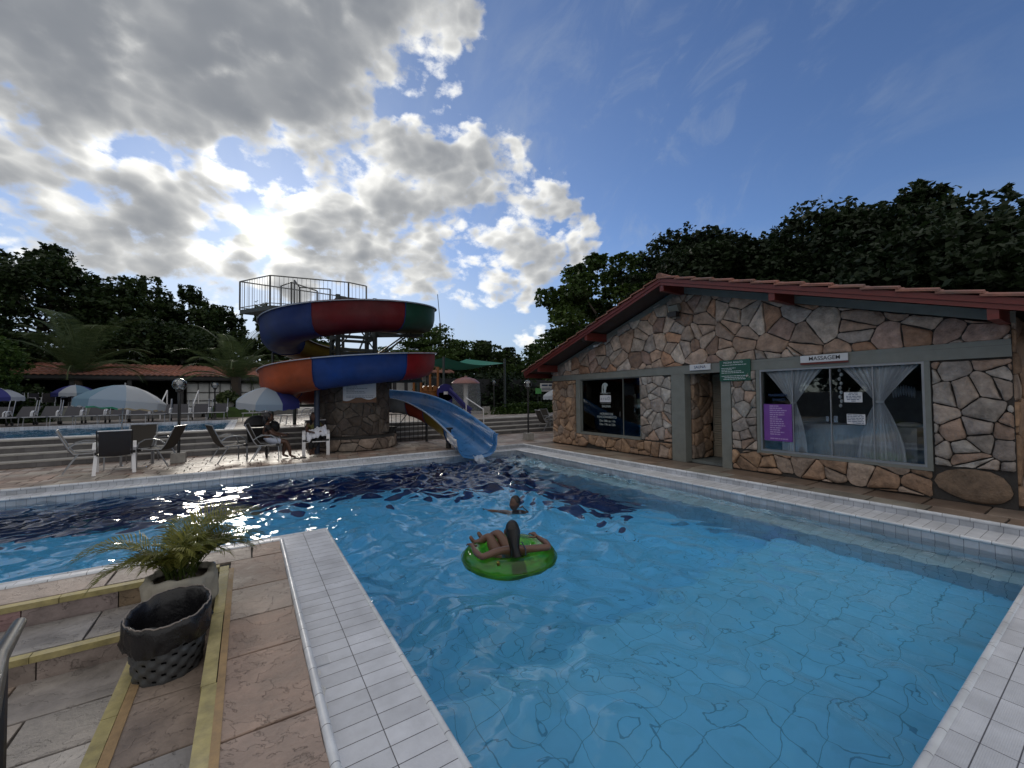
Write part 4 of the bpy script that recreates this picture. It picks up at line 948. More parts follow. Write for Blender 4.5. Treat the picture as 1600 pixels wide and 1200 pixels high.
# sign on the column
sgc = Vector((2.80, 12.66, 0)); ux = Vector((.83, -.18, 0)).normalized(); nz = Vector((-.21, -.97, 0)).normalized()
SG = empty('slide_rules_sign', (sgc.x, sgc.y, 1.45), label='pale blue slide rules sign with wavy lower edge on the stone column', cat='sign'); Fm = frame4(tuple(sgc+Vector((0, 0, 1.78))), tuple(ux), (0, 0, 1)); L0 = Matrix.Translation(-SG.location)
def onsign(pts, zz, name, mat, th=.012):
    m = MB(); k = len(pts); m.add([Fm @ Vector((x, y, zz)) for x, y in pts]+[Fm @ Vector((x, y, zz-th)) for x, y in pts], [tuple(range(k)), tuple(reversed(range(k, 2*k)))]+[(k+i, k+(i+1) % k, (i+1) % k, i) for i in range(k)]); return m.build(name, MAT[mat], SG, at=tuple(SG.location))
wav = [(-.46+.92*t/20, -.27-.045*math.sin(t/20*6.3*1.5+.4)+.05*(t/20)) for t in range(21)]
onsign([(.47, -.36), (.47, .0), (-.47, .0), (-.47, -.36)], .0, 'backing', 'sign_brown', .02)
onsign(wav+[(.46, .30), (-.46, .30)], .013, 'panel', 'sign_white')
o = text_mesh('lettering', 'NORMAS DE USO DO TOBOÁGUA', .06, MAT['ink_blue'], SG, Fm @ Matrix.Translation((0, .215, .0145)), .0008, bold=True, width=.74)
m = MB(); rr = random.Random(2)
for k, L in enumerate((.28, .30, .58, .22, .50, .54, .0, .78, .76)):
    x = -.37; y = .15-k*.045; L_ = L
    while L_ > .01:
        w_ = min(L_, rr.uniform(.03, .09)); m.add([Fm @ Vector(q) for q in ((x, y-.006, .0155), (x+w_, y-.006, .0155), (x+w_, y+.006, .0155), (x, y+.006, .0155))], [(0, 1, 2, 3)]); x += w_+.012; L_ -= w_+.012
m.build('small_print', MAT['ink_blue'], SG, at=tuple(SG.location))
# steel tower
for k, (dx, dy) in enumerate(((-.55, -.5), (.55, -.5), (-.55, .55), (.55, .55))):
    m = MB(); m.tube([(CX+dx, CY+dy, 2.24), (CX+dx, CY+dy, 4.72)], .075, 10); m.build('tower_post', MAT['steel'], SL, smooth=True, at=O4)
m = MB()
for z in (3.05, 3.45, 4.62):
    for (a, b_) in (((-.55, -.5), (.55, -.5)), ((.55, -.5), (.55, .55)), ((.55, .55), (-.55, .55)), ((-.55, .55), (-.55, -.5))): m.bar((CX+a[0], CY+a[1], z), (CX+b_[0], CY+b_[1], z), .07, .09)
for z0, z1, s in ((3.05, 4.6, 1), (3.05, 4.6, -1)):
    m.bar((CX-.55*s, CY-.5, z0), (CX+.55*s, CY-.5, z1), .035); m.bar((CX-.55, CY-.5*s, z0), (CX-.55, CY+.55*s, z1), .035); m.bar((CX+.55, CY-.5*s, z0), (CX+.55, CY+.55*s, z1), .035)
m.build('tower_bracing', MAT['steel'], SL, at=O4)
for th in (15, 70, 112, 310, 350, 395, 440, 475, 660, 700, 740):
    p, h = helix(th); a = R_(th+11.7); u = Vector((math.sin(a), math.cos(a), 0)); zb = p.z-.10; c = Vector((CX, CY, 0))
    m = MB(); m.bar(c+u*.55+Vector((0, 0, zb)), c+u*2.25+Vector((0, 0, zb)), .06, .09)
    if zb-.75 > 2.0: m.bar(c+u*.6+Vector((0, 0, max(2.25, zb-.85))), c+u*1.75+Vector((0, 0, zb)), .045)
    m.bar(c+u*1.85+Vector((0, 0, zb)), c+u*1.85+Vector((0, 0, p.z+.02)), .04); m.build('support_arm', MAT['steel'], SL, at=O4)
for (th, r_) in ((285, 2.45), (330, 2.4), (20, 2.4)):
    a = R_(th+11.7); q = Vector((CX+r_*math.sin(a), CY+r_*math.cos(a), 0)); m = MB(); m.tube([q+Vector((0, 0, 0 if r_ > 2.2 else .6)), q+Vector((0, 0, 3.0 if r_ > 2.2 else 2.3))], .035, 8); m.build('support_post', MAT['steel'], SL, smooth=True, at=O4)
m = MB(); m.tube([(5.18, 11.62, 0), (5.18, 11.62, .62)], .085, 12); m.box((5.18, 11.62, .60), (.2, .2, .05)); m.build('support_post', MAT['black_metal'], SL, smooth=True, at=O4)
# platform and railings
A_, B2, C2, D2, E2 = Vector((-.25, 17.4, 4.72)), Vector((.62, 15.99, 4.72)), Vector((3.05, 15.55, 4.72)), Vector((3.72, 15.75, 4.72)), Vector((3.4, 17.9, 4.72))
m = MB(); P = [A_, B2, C2, D2, E2]; k = 5; m.add([p for p in P]+[p-Vector((0, 0, .14)) for p in P], [tuple(range(k)), tuple(reversed(range(k, 2*k)))]+[(k+i, k+(i+1) % k, (i+1) % k, i) for i in range(k)]); m.build('platform', MAT['steel'], SL, at=O4)
def railing(pts, h=1.02, step=.13, low=True, post=.03):
    m = MB()
    for a, b_ in zip(pts, pts[1:]):
        a, b_ = Vector(a), Vector(b_); L = (b_-a).length; n = max(1, int(L/step)); Hh = Vector((0, 0, h))
        m.tube([a+Hh, b_+Hh], .022, 6); m.tube([a+Vector((0, 0, .08)), b_+Vector((0, 0, .08))], .014, 6)
        for i in range(n+1):
            p = a.lerp(b_, i/n); m.tube([p, p+Hh], post if i in (0, n) else .0085, 6 if i in (0, n) else 4)
    m.build('railing', MAT['rail_grey'], SL, at=O4)
railing([E2, A_, B2, C2, D2]); railing([(.98, 16.6, 4.72), (1.25, 15.9, 4.72), (2.05, 15.8, 4.5), ], .85, .5); railing([(1.35, 15.95, 4.72), (1.6, 16.9, 4.72), (2.6, 16.6, 4.72)], .95, .3)
for q in (E2, Vector((1.4, 17.2, 4.7))): m = MB(); m.tube([(q.x*.9+.2, q.y-.2, .0), (q.x*.9+.2, q.y-.2, 4.6)], .06, 8); m.build('support_post', MAT['steel'], SL, smooth=True, at=O4)
# ---------------------------------------------------------------- furniture by the pool
def chair_proto(sl='sling', leg='alu', lab='', cat='chair', group=None, wide=.018, legw=.05):
    r = empty('armchair', label=lab, cat=cat, group=group); hw = .27
    m = MB(); P = [(-.43, .93), (-.40, .86), (-.25, .50), (-.17, .40), (-.08, .385), (.10, .40), (.24, .425), (.27, .41)]
    vs = [(x, y, z - .018*(1-abs(x)/.25)) for y, z in P for x in (-.25, -.12, 0, .12, .25)]
    m.add(vs, [(i*5+j, i*5+j+1, (i+1)*5+j+1, (i+1)*5+j) for i in range(len(P)-1) for j in range(4)]); m.add([(x, y-.012, z-.012) for x, y, z in vs], [(i*5+j, (i+1)*5+j, (i+1)*5+j+1, i*5+j+1) for i in range(len(P)-1) for j in range(4)])
    m.build('sling', MAT[sl], r, smooth=True)
    for s in (-1, 1):
        m = MB(); m.tube([(s*hw, y, z) for y, z in [(-.44, .94), (-.25, .51), (-.17, .40), (.10, .40), (.27, .42)]], .013, 8); m.build('seat_rail', MAT['black_metal' if leg == 'white_metal' else leg], r, smooth=True)
        m = MB(); A = [(.30, 0), (.30, .28), (.29, .45), (.25, .57), (.14, .645), (-.02, .66), (-.16, .62), (-.26, .54)]
        for a, b_ in zip(A, A[1:]): m.bar((s*(hw+.03), a[0], a[1]), (s*(hw+.03), b_[0], b_[1]), legw, .022)
        m.build('front_leg_and_arm', MAT[leg], r, smooth=True)
        m = MB(); m.bar((s*(hw+.02), -.10, .40), (s*(hw+.04), -.33, 0), legw*.7, .022); m.build('rear_leg', MAT[leg], r, smooth=True)
        m = MB(); m.box((s*(hw+.015), .27, .405), (.09, .07, .06)); m.build('clamp', MAT['black_paint'], r)
    for q_ in ((.28, .37), (-.43, .93)): m = MB(); m.tube([(-hw, *q_), (hw, *q_)], .013, 8); m.build('crossbar', MAT[leg], r, smooth=True)
    return r
def place(o, x, y, rz, z=0, label=None, name=None):
    o.location = (x, y, z); o.rotation_euler = (0, 0, rz)
    if label: o['label'] = label
    return o
CG = 'sling armchairs on the pool deck'
c0 = chair_proto('sling', 'white_metal', 'black sling chair with broad white legs seen from behind at the left table', group=CG, legw=.085)
place(c0, -2.42, 12.25, R_(10))
c_ = place(copy_tree(c0), 1.62, 12.68, R_(-186), label='white-legged chair with the woman and white towel, beside the column')
c1 = chair_proto('sling_brown', 'alu', 'brown sling chair at the left end of the left table, facing right', group=CG, legw=.03)
place(c1, -3.05, 12.95, R_(-78))
place(copy_tree(c1), -1.78, 12.95, R_(72), label='dark sling chair between the left table and the near lamp post, facing left')
place(copy_tree(c1), -2.25, 13.7, R_(180), label='chair on the far side of the left table, mostly hidden by the black chair')
place(copy_tree(c1), -.38, 12.62, R_(-72), label='empty silver-armed chair right of the near lamp post, facing right')
place(copy_tree(c1), .42, 12.28, R_(-98), label='chair carrying the woman in pale shorts beside the second parasol')
place(copy_tree(c1), 11.0, 14.25, R_(-100), label='cream-edged chair beside the corner of the stone building')
place(copy_tree(c1), 11.7, 14.9, R_(-170), label='dark chair half hidden behind the left corner of the stone building')
# tables
def round_table(x, y, lab):
    t = empty('patio_table', (x, y, 0), 0, lab, 'table', 'round patio tables'); m = MB(); m.lathe([(0, .735), (.50, .735), (.52, .725), (.50, .70), (0, .70)], (0, 0, 0), 36); m.build('tabletop', MAT['table_top'], t, smooth=True, at=(x, y, 0)).data.transform(Matrix.Identity(4))
    for k in range(4): a = k*math.pi/2+.4; m = MB(); m.bar((.12*math.cos(a), .12*math.sin(a), .70), (.36*math.cos(a), .36*math.sin(a), 0), .035); m.build('leg', MAT['alu'], t, at=(x, y, 0))
    m = MB(); m.lathe([(0, .09), (.2, .08), (.24, .0), (0, 0)], (0, 0, 0), 24); m.build('umbrella_foot', MAT['white_plastic'], t, smooth=True, at=(x, y, 0))
    return t
for q in ((-2.45, 12.95, 'dark round table under the blue and white parasol at the left'), (.62, 13.15, 'round table hidden behind the seated woman and pushchair'), (11.6, 14.1, 'dark table by the left corner of the stone building')):
    t = round_table(*q)
    for ch in t.children: ch.location = (0, 0, 0)
# parasols
def cloth_mat(name, tr=.45):
    m = bpy.data.materials.new(name); m.use_nodes = True; t = m.node_tree; b = t.nodes['Principled BSDF']; a = N(t, 'ShaderNodeAttribute', attribute_name='Col').outputs['Color']
    b.inputs['Roughness'].default_value = .8; t.links.new(a, b.inputs['Base Color']); mx = N(t, 'ShaderNodeMixShader', {0: tr, 1: b.outputs[0], 2: N(t, 'ShaderNodeBsdfTranslucent', {'Color': a}).outputs[0]})
    t.links.new(mx.outputs[0], t.nodes['Material Output'].inputs[0]); MAT[name] = m
cloth_mat('parasol_cloth')
def parasol(x, y, z0, zt, rad, cols, lab, tilt=(0, 0), rot=0., drop=.40, group='beach parasols', text=False):
    u = empty('parasol', (x, y, z0), 0, lab, 'parasol', group); H_ = zt-z0; Tm = Matrix.Translation((0, 0, H_-drop)) @ Matrix.Rotation(tilt[0], 4, 'X') @ Matrix.Rotation(tilt[1], 4, 'Y') @ Matrix.Rotation(rot, 4, 'Z')
    m = MB()
    for k in range(8):
        m.col = cols[k % len(cols)]; nS = 6; rows = [(0, drop), (.25, drop*.92), (.5, drop*.73), (.75, drop*.45), (.97, .04), (1.0, 0), (1.0, -.16)]; vs = []
        for (f, z) in rows:
            for i in range(nS+1):
                a = (k+i/nS)*math.pi/4; sag = 1-.055*math.sin(math.pi*i/nS)*f; zz = z-.03*math.sin(math.pi*i/nS)*f*(1-f)*2+(.018*math.sin(i*2.1+k) if z < 0 else 0)
                vs.append(Tm @ Vector((rad*f*sag*math.cos(a), rad*f*sag*math.sin(a), zz)))
        n1 = nS+1; m.add(vs, [(r*n1+i, (r+1)*n1+i, (r+1)*n1+i+1, r*n1+i+1) for r in range(len(rows)-1) for i in range(nS)])
    m.col = (1, 1, 1); cn = m.build('canopy', MAT['parasol_cloth'], u, smooth=True, ang=28); cn.location = (0, 0, 0)
    for k in range(8):
        m = MB(); a = k*math.pi/4; m.tube([Tm @ Vector((rad*.98*math.cos(a), rad*.98*math.sin(a), -.005)), Tm @ Vector((.05*math.cos(a), .05*math.sin(a), drop-.03))], .005, 5); m.tube([Tm @ Vector((rad*.5*math.cos(a), rad*.5*math.sin(a), drop*.66)), Tm @ Vector((.02*math.cos(a), .02*math.sin(a), drop-.32))], .004, 5); o = m.build('rib', MAT['white_metal'], u); o.location = (0, 0, 0)
    m = MB(); tp = Tm @ Vector((0, 0, drop+.05)); m.tube([(0, 0, .03), (0, 0, .7*(H_-drop)), tp], .016, 8); o = m.build('pole', MAT['alu'], u, smooth=True); o.location = (0, 0, 0)
    return u
LB, WH, PU, SB, GR, BE = (.20, .34, .46), (.55, .60, .66), (.06, .07, .30), (.36, .47, .60), (.05, .28, .18), (.42, .36, .26)
parasol(-2.45, 12.95, .0, 1.93, .80, [SB, WH, WH, BE, BE, GR, WH, LB], 'large pale blue and white parasol with a beige back panel over the left table', (-.06, .10), 1.05+3.14)
parasol(.50, 13.2, .0, 1.90, .80, [PU, SB, WH, SB, PU, PU, PU, SB], 'blue, white and purple parasol tilted towards the pool left of the column', (.12, .02), -1.2+3.14)
parasol(-7.0, 28.1, 1.05, 2.85-.55, .80, [PU, WH, LB, PU], 'purple and white parasol with lettering behind the large pale blue one', (0, 0), .3)
parasol(-8.75, 25.9, .60, 2.12, .80, [PU, PU, WH, PU], 'purple parasol cut off by the left edge of the view', (0, 0), .8)
parasol(12.75, 15.4, .60, 1.93, .85, [WH], 'plain white parasol showing past the left corner of the stone building', (0, 0), .3)
# lamps
def lamp(x, y, z0, zt, rg_, lab, base=.3):
    e = empty('globe_lamp', (x, y, z0), 0, lab, 'street lamp', 'globe lamps'); h = zt-z0
    m = MB(); m.tube([(0, 0, .18), (0, 0, h-rg_)], .032 if base else .02, 10); m.lathe([(.03, h-rg_-.05), (.075, h-rg_-.02), (.075, h-rg_+.03), (.03, h-rg_+.04)], n=16); o = m.build('post', MAT['black_metal'], e, smooth=True); o.location = (0, 0, 0)
    m = MB(); m.box((0, 0, .12), (base or .1, base or .1, .24), taper=.94); o = m.build('concrete_base', MAT['concrete_block'], e); o.location = (0, 0, 0)
    m = MB(); m.ball((0, 0, h), rg_, 28, 18); o = m.build('globe', MAT['globe_glass'], e, smooth=True, ang=180); o.location = (0, 0, 0)
    m = MB(); m.ball((0, 0, h+.02), (rg_*.42, rg_*.42, rg_*.5), 14, 10); m.tube([(0, 0, h-rg_), (0, 0, h-.02)], .03, 8); o = m.build('bulb', MAT['white_plastic'], e, smooth=True); o.location = (0, 0, 0)
    m = MB()
    for k in range(5): m.lathe([(rg_*.86*math.sin(R_(35+25*k)), h+rg_*.86*math.cos(R_(35+25*k))), (rg_*.9*math.sin(R_(38+25*k)), h+rg_*.86*math.cos(R_(38+25*k)))], n=28)
    o = m.build('reflector_rings', MAT['chrome'], e, smooth=True); o.location = (0, 0, 0)
lamp(-1.44, 13.2, 0, 1.95, .155, 'black lamp post with clear globe on a concrete block, near the left table')
lamp(8.44, 12.0, 0, 1.99, .14, 'black lamp post with clear globe near the left corner of the stone building')
lamp(-1.30, 24.0, .6, 2.2, .15, 'small far lamp post with pale cap behind the upper pool', .12)
lamp(12.3, 21.0, .6, 2.35, .13, 'small globe lamp under the green shade sail', .12)
# loungers along the far side of the upper pool
def lounger_proto():
    r = empty('sun_lounger', label='', cat='sun lounger', group='loungers in a row behind the upper pool'); hw = .30
    m = MB(); m.bx(-hw+.02, hw-.02, -.75, .45, .33, .345); m.build('seat_sling', MAT['lounger_sling'], r)
    m = MB(); a = [(.45, .34), (.78, .86)]; m.add([(-hw+.03, .45, .34), (hw-.03, .45, .34), (hw-.03, .66, .98), (-hw+.03, .66, .98), (-hw+.03, .47, .33), (hw-.03, .47, .33), (hw-.03, .68, .97), (-hw+.03, .68, .97)], [(0, 1, 2, 3), (7, 6, 5, 4), (0, 3, 7, 4), (1, 5, 6, 2), (3, 2, 6, 7)]); m.build('back_sling', MAT['lounger_sling'], r)
    m = MB()
    for s in (-1, 1): m.tube([(s*hw, -.78, .34), (s*hw, .48, .34)], .016, 6); m.tube([(s*hw, .45, .34), (s*hw, .68, .98)], .014, 6)
    m.tube([(-hw, -.78, .34), (hw, -.78, .34)], .016, 6); m.build('frame', MAT['alu'], r, smooth=True)
    for s in (-1, 1):
        m = MB(); m.tube([(s*(hw+.03), .10, .34), (s*(hw+.03), .13, .50), (s*(hw+.03), .25, .56), (s*(hw+.03), .42, .54), (s*(hw+.03), .50, .40)], .022, 6); m.build('armrest', MAT['white_plastic'], r, smooth=True)
        for yy in (-.62, .38): m = MB(); m.tube([(s*hw, yy, .34), (s*(hw+.01), yy+(-.06 if yy < 0 else .06), 0)], .017, 6); m.build('leg', MAT['alu'], r, smooth=True)
        m = MB(); m.tube([(s*hw-.02, .45, .07), (s*hw+.02, .45, .07)], .07, 12); m.build('wheel', MAT['black_paint'], r, smooth=True)
    return r
lp = lounger_proto(); ORD = ['first', 'second', 'third', 'fourth', 'fifth', 'sixth', 'seventh', 'eighth', 'ninth', 'tenth', 'eleventh', 'twelfth']
for i in range(11):
    o = lp if i == 0 else copy_tree(lp); x = -8.15+.70*i; y = 23.55+RNG.uniform(-.08, .08)
    place(o, x, y, R_(RNG.uniform(-5, 5)), TZ, label='grey reclined lounger, %s from the left in the row behind the upper pool' % ORD[i])
    if i < 4:
        for ch in o.children:
            if ch.name.startswith('back_sling') : ch.rotation_euler = (-.55, 0, 0); ch.location = (0, .0, .24)
# two loungers folded by the column
wl = copy_tree(lp); place(wl, 1.75, 17.4, R_(-75), TZ, label='pale lounger standing behind the second parasol, left of the column'); wl['group'] = 'loungers near the column'
wl = copy_tree(lp); place(wl, .35, 21.5, R_(-20), TZ, label='dark lounger with white legs past the right end of the upper pool'); wl['group'] = 'loungers near the column'
# pool hand rails
def handrail(name, pts, r, lab, posts, mat='chrome'):
    e = empty(name, tuple(pts[0]), 0, lab, 'handrail'); m = MB(); m.tube(pts, r, 12); m.build('rail', MAT[mat], e, smooth=True)
    [MB().tube(p, r*.9, 10).build('post', MAT[mat], e, smooth=True) for p in posts]
    for ch in e.children: ch.location = -Vector(pts[0])
handrail('handrail', [(7.92, 15.9, 1.50), (8.0, 14.5, 1.03)], .024, 'sloping white handrail on the steps right of the slide', [[(8.0, 14.5, 1.03), (8.0, 14.5, .1)], [(7.92, 15.9, 1.5), (7.92, 15.9, .6)]], 'white_metal')
for k, (xa) in enumerate((-3.5, -2.25)): handrail('handrail', [(xa, 25.6, 1.30), (xa+.12, 26.6, 2.0)], .03, ('left' if k == 0 else 'right')+' white handrail of the stairs up to the restaurant', [[(xa, 25.6, 1.3), (xa, 25.6, .6)], [(xa+.12, 26.6, 2.0), (xa+.12, 26.6, 1.0)]], 'white_metal')
handrail('handrail', [(-.955, 3.10, .48), (-.94, 3.04, .495), (-.69, 2.09, .74), (-.45, 1.3, .95)], .026, 'end of a dark steel handrail at the lower left edge', [[(-.69, 2.09, .74), (-.69, 2.09, -.34)]], 'black_metal')
# black steel fence beside the column
f = empty('steel_fence', (4.1, 14.1, 0), 0, 'black barred fence panel between the stone column and the slide', 'fence')
def fence_part(pts, r, nm):
    for p in pts: m = MB(); m.tube(p, r, 6); m.build(nm, MAT['black_metal'], f, at=(4.1, 14.1, 0))
fa_, fb_ = Vector((4.0, 14.05, 0)), Vector((5.3, 13.75, 0))
fence_part([[fa_, fa_+Vector((0, 0, 1.1))], [fb_, fb_+Vector((0, 0, 1.02))]], .045, 'post')
fence_part([[fa_+Vector((0, 0, h)), fb_+Vector((0, 0, h))] for h in (.12, .6, .98)]+[[fa_+Vector((0, 0, .12)), fa_.lerp(fb_, .5)+Vector((0, 0, .98))]], .014, 'crossbar')
fence_part([[fa_.lerp(fb_, k/9)+Vector((0, 0, .05)), fa_.lerp(fb_, k/9)+Vector((0, 0, 1.0))] for k in range(1, 9)], .011, 'bar')
m = MB(); m.bx(3.6, 4.25, 13.75, 14.6, 0, .30); m.bx(3.75, 4.35, 14.2, 14.7, .3, .55); m.build('dark_box', MAT['black_paint'], label='dark pump housing blocks at the foot of the column beside the fence', cat='housing')
# ---------------------------------------------------------------- figures
def grow(J, bones, sub=2):
    names = list(J); me = bpy.data.meshes.new('tmp'); me.from_pydata([J[n][0] for n in names], [(names.index(a), names.index(b)) for a, b in bones], []); o = bpy.data.objects.new('tmp', me); COL.objects.link(o)
    sk = o.modifiers.new('Skin', 'SKIN'); sk.use_smooth_shade = True; sk.branch_smoothing = .6
    lay = me.skin_vertices[0].data
    for i, n in enumerate(names): r = J[n][1]; lay[i].radius = r if hasattr(r, '__len__') else (r, r); lay[i].use_root = (i == 0)
    ss = o.modifiers.new('Sub', 'SUBSURF'); ss.levels = ss.render_levels = sub
    bpy.context.view_layer.update(); ev = o.evaluated_get(bpy.context.evaluated_depsgraph_get()); out = bpy.data.meshes.new_from_object(ev)
    V = [tuple(v.co) for v in out.vertices]; Fc = [tuple(p.vertices) for p in out.polygons]; bpy.data.objects.remove(o); bpy.data.meshes.remove(me); return V, Fc
def head(mb, c, fwd, up, s=1.):
    fwd = Vector(fwd).normalized(); up = Vector(up).normalized(); rt = fwd.cross(up).normalized(); up = rt.cross(fwd).normalized(); n, k = 28, 22; vs = []
    for i in range(k+1):
        t = math.pi*i/k
        for j in range(n):
            a = 2*math.pi*j/n; x, y, z = math.sin(t)*math.sin(a), math.sin(t)*math.cos(a), math.cos(t)      # y forward
            X, Y, Z = x*.076, y*.096, z*.118
            if z < -.1: X *= 1-.32*(-z-.1); Y = Y*(1-.12*(-z)) + (.012 if y > 0 else .0)
            if y > .5 and -.25 < z < .2: Y += .022*math.exp(-(x/.16)**2)*max(0, 1-abs(z+.12)/.28)           # nose
            if y > .5 and .02 < z < .3: Y -= .008*math.exp(-((abs(x)-.38)/.16)**2)                            # eye sockets
            if y > .5 and -.62 < z < -.38: Y += .006*math.exp(-(x/.3)**2)*math.sin((z+.62)/.24*math.pi*2)**2  # lips
            vs.append(Vector(c)+(rt*X+fwd*Y+up*Z)*s)
    mb.add(vs, [(i*n+j, (i+1)*n+j, (i+1)*n+(j+1) % n, i*n+(j+1) % n) for i in range(k) for j in range(n)])
    for sg in (-1, 1): mb.ball(Vector(c)+(rt*sg*.078-up*.005-fwd*.005)*s, (.012*s, .018*s, .030*s), 8, 6)
    return fwd, up, rt
def hand(J, bones, w, wpos, d, pn, side, s=1.):   # five fingers of different length, slightly curled; d along the hand, pn palm normal, side towards the thumb
    d, pn, side = Vector(d).normalized(), Vector(pn).normalized(), Vector(side).normalized(); wp = Vector(wpos)
    J[w+'p'] = (tuple(wp+d*.055*s), (.017*s, .034*s)); bones.append((w, w+'p'))
    for i, (off, L) in enumerate(((.030, .072), (.011, .080), (-.009, .075), (-.028, .060))):
        b0 = wp+d*.088*s+side*off*s; J[w+'f%da' % i] = (tuple(b0), .0095*s); J[w+'f%db' % i] = (tuple(b0+(d*.8+pn*.25)*L*.5*s+side*off*.15), .0085*s); J[w+'f%dc' % i] = (tuple(b0+(d*.7+pn*.6)*L*.95*s+side*off*.2), .0065*s)
        bones += [(w+'p', w+'f%da' % i), (w+'f%da' % i, w+'f%db' % i), (w+'f%db' % i, w+'f%dc' % i)]
    t0 = wp+d*.03*s+side*.033*s; J[w+'ta'] = (tuple(t0), .012*s); J[w+'tb'] = (tuple(t0+(side*.8+d*.7+pn*.3)*.035*s), .0095*s); J[w+'tc'] = (tuple(t0+(side*.8+d*1.2+pn*.5)*.055*s), .0075*s)
    bones += [(w+'p', w+'ta'), (w+'ta', w+'tb'), (w+'tb', w+'tc')]
def person(lab, loc, J, bones, skin, hd=None, parts=(), extra=None):
    e_loc = Vector(loc); V, Fc = grow(J, bones, 2); m = MB(); m.add(V, Fc)
    if hd: head(m, *hd)
    e = empty('person', tuple(e_loc), 0, lab, 'person'); o = m.build('body', MAT[skin], e, smooth=True, ang=180, at=tuple(e_loc)); return e
def cloth_part(e, name, J, bones, mat, sub=2):
    V, Fc = grow(J, bones, sub); m = MB(); m.add(V, Fc); return m.build(name, MAT[mat], e, smooth=True, ang=180, at=tuple(e.location))
# --- girl lying in the green ring, back to the camera
J = {'pel': ((2.62, 4.16, -.33), (.13, .10)), 'waist': ((2.585, 4.04, -.25), (.105, .085)), 'chest': ((2.56, 3.935, -.15), (.125, .085)), 'neckb': ((2.545, 3.915, -.075), (.052, .05)), 'neck': ((2.547, 3.935, -.01), .044),
 'shL': ((2.435, 3.985, -.105), .048), 'elL': ((2.17, 3.985, -.135), .036), 'faL': ((2.17, 4.11, -.125), .036), 'wrL': ((2.195, 4.235, -.115), (.022, .027)),
 'shR': ((2.665, 3.845, -.105), .048), 'elR': ((2.905, 3.755, -.11), .036), 'faR': ((2.945, 3.88, -.10), .036), 'wrR': ((2.945, 4.01, -.09), (.022, .027)),
 'hpL': ((2.56, 4.22, -.34), .085), 'thL': ((2.52, 4.32, -.21), .078), 'knL': ((2.50, 4.41, -.085), .055), 'caL': ((2.455, 4.455, -.14), .052), 'anL': ((2.36, 4.50, -.19), .034),
 'hpR': ((2.70, 4.18, -.34), .085), 'thR': ((2.67, 4.30, -.21), .078), 'knR': ((2.63, 4.41, -.08), .055), 'caR': ((2.60, 4.50, -.14), .052), 'anR': ((2.52, 4.60, -.20), .034)}
Bn = [('pel', 'waist'), ('waist', 'chest'), ('chest', 'neckb'), ('neckb', 'neck'), ('chest', 'shL'), ('shL', 'elL'), ('elL', 'faL'), ('faL', 'wrL'), ('chest', 'shR'), ('shR', 'elR'), ('elR', 'faR'), ('faR', 'wrR'),
 ('pel', 'hpL'), ('hpL', 'thL'), ('thL', 'knL'), ('knL', 'caL'), ('caL', 'anL'), ('pel', 'hpR'), ('hpR', 'thR'), ('thR', 'knR'), ('knR', 'caR'), ('caR', 'anR')]
for s_, (ax, ay, az), (dx, dy, dz) in (('L', (2.36, 4.50, -.19), (-.45, .35, .9)), ('R', (2.52, 4.60, -.20), (-.35, .5, .85))):
    d = Vector((dx, dy, dz)).normalized(); a0 = Vector((ax, ay, az)); J['he'+s_] = (tuple(a0-d*.03+Vector((-.02, .03, -.02))), .030); J['ft'+s_] = (tuple(a0+d*.085), (.034, .022)); J['toe'+s_] = (tuple(a0+d*.118), (.030, .016)); Bn += [('an'+s_, 'he'+s_), ('an'+s_, 'ft'+s_), ('ft'+s_, 'toe'+s_)]
hand(J, Bn, 'wrL', J['wrL'][0], (.25, 1, .15), (-.3, .2, -1), (1, -.2, 0)); hand(J, Bn, 'wrR', J['wrR'][0], (-.25, 1, .45), (0, .3, -1), (-1, -.2, 0))
girl = person('girl with long wet dark hair reclining in the green swim ring, seen from behind', (2.62, 4.15, -.36), J, Bn, 'skin_tan', ((2.55, 3.975, .075), (.45, .85, .12), (0, 0, 1)))
hr = MB(); hc = Vector((2.547, 3.965, .080)); bk = Vector((-.534, -.845, 0)); rt = Vector((.845, -.534, 0))
hr.ball(hc+Vector((0, 0, .010))+bk*.012, (.078, .090, .112), 24, 18, mat=Matrix.Rotation(R_(-32), 4, 'Z'))
nS, nR = 22, 16; vs = []
for i in range(nS+1):
    t = i/nS; zc = .13-.50*t; off = .055+.055*math.sin(t*1.9)+.02*t; w_ = .078-.030*math.exp(-((t-.42)/.20)**2)-.006*t+.020*max(0, t-.55)*2; dpt = .052-.018*t; cen = Vector((hc.x, hc.y, zc))+bk*off+rt*(.085*t**1.3)
    for j in range(nR): a = 2*math.pi*j/nR; st_ = 1+.10*math.sin(j*5.3)+.04*math.sin(j*9+t*5); vs.append(cen+rt*(w_*math.cos(a)*st_)+bk*(dpt*math.sin(a)*st_))
hr.add(vs, [(i*nR+j, i*nR+(j+1) % nR, (i+1)*nR+(j+1) % nR, (i+1)*nR+j) for i in range(nS) for j in range(nR)]+[tuple(range(nS*nR, (nS+1)*nR))])
rh = random.Random(3)
for q in range(34):      # wet locks over the smooth core
    a_ = (q/33-.5)*2; st = hc+rt*(a_*.070)+Vector((0, 0, .075-.05*a_*a_))+bk*(.05+.035*(1-a_*a_)); ln_ = .50+rh.uniform(-.10, .05); P_ = []
    for i in range(12):
        t = i/11; P_.append(st+Vector((0, 0, -ln_*t))+bk*(.04*math.sin(min(1, t*1.3)*1.6)-.01*t)+rt*(.085*t**1.3*1.0+a_*(-.026*math.exp(-((t-.42)/.22)**2))+.005*math.sin(t*9+q)))
    hr.tube(P_, [.011*(1-.35*(i/11)**2) for i in range(12)], 6)
hr.build('hair', MAT['hair'], girl, smooth=True, ang=180, at=tuple(girl.location))
sw = MB()   # bikini straps and band
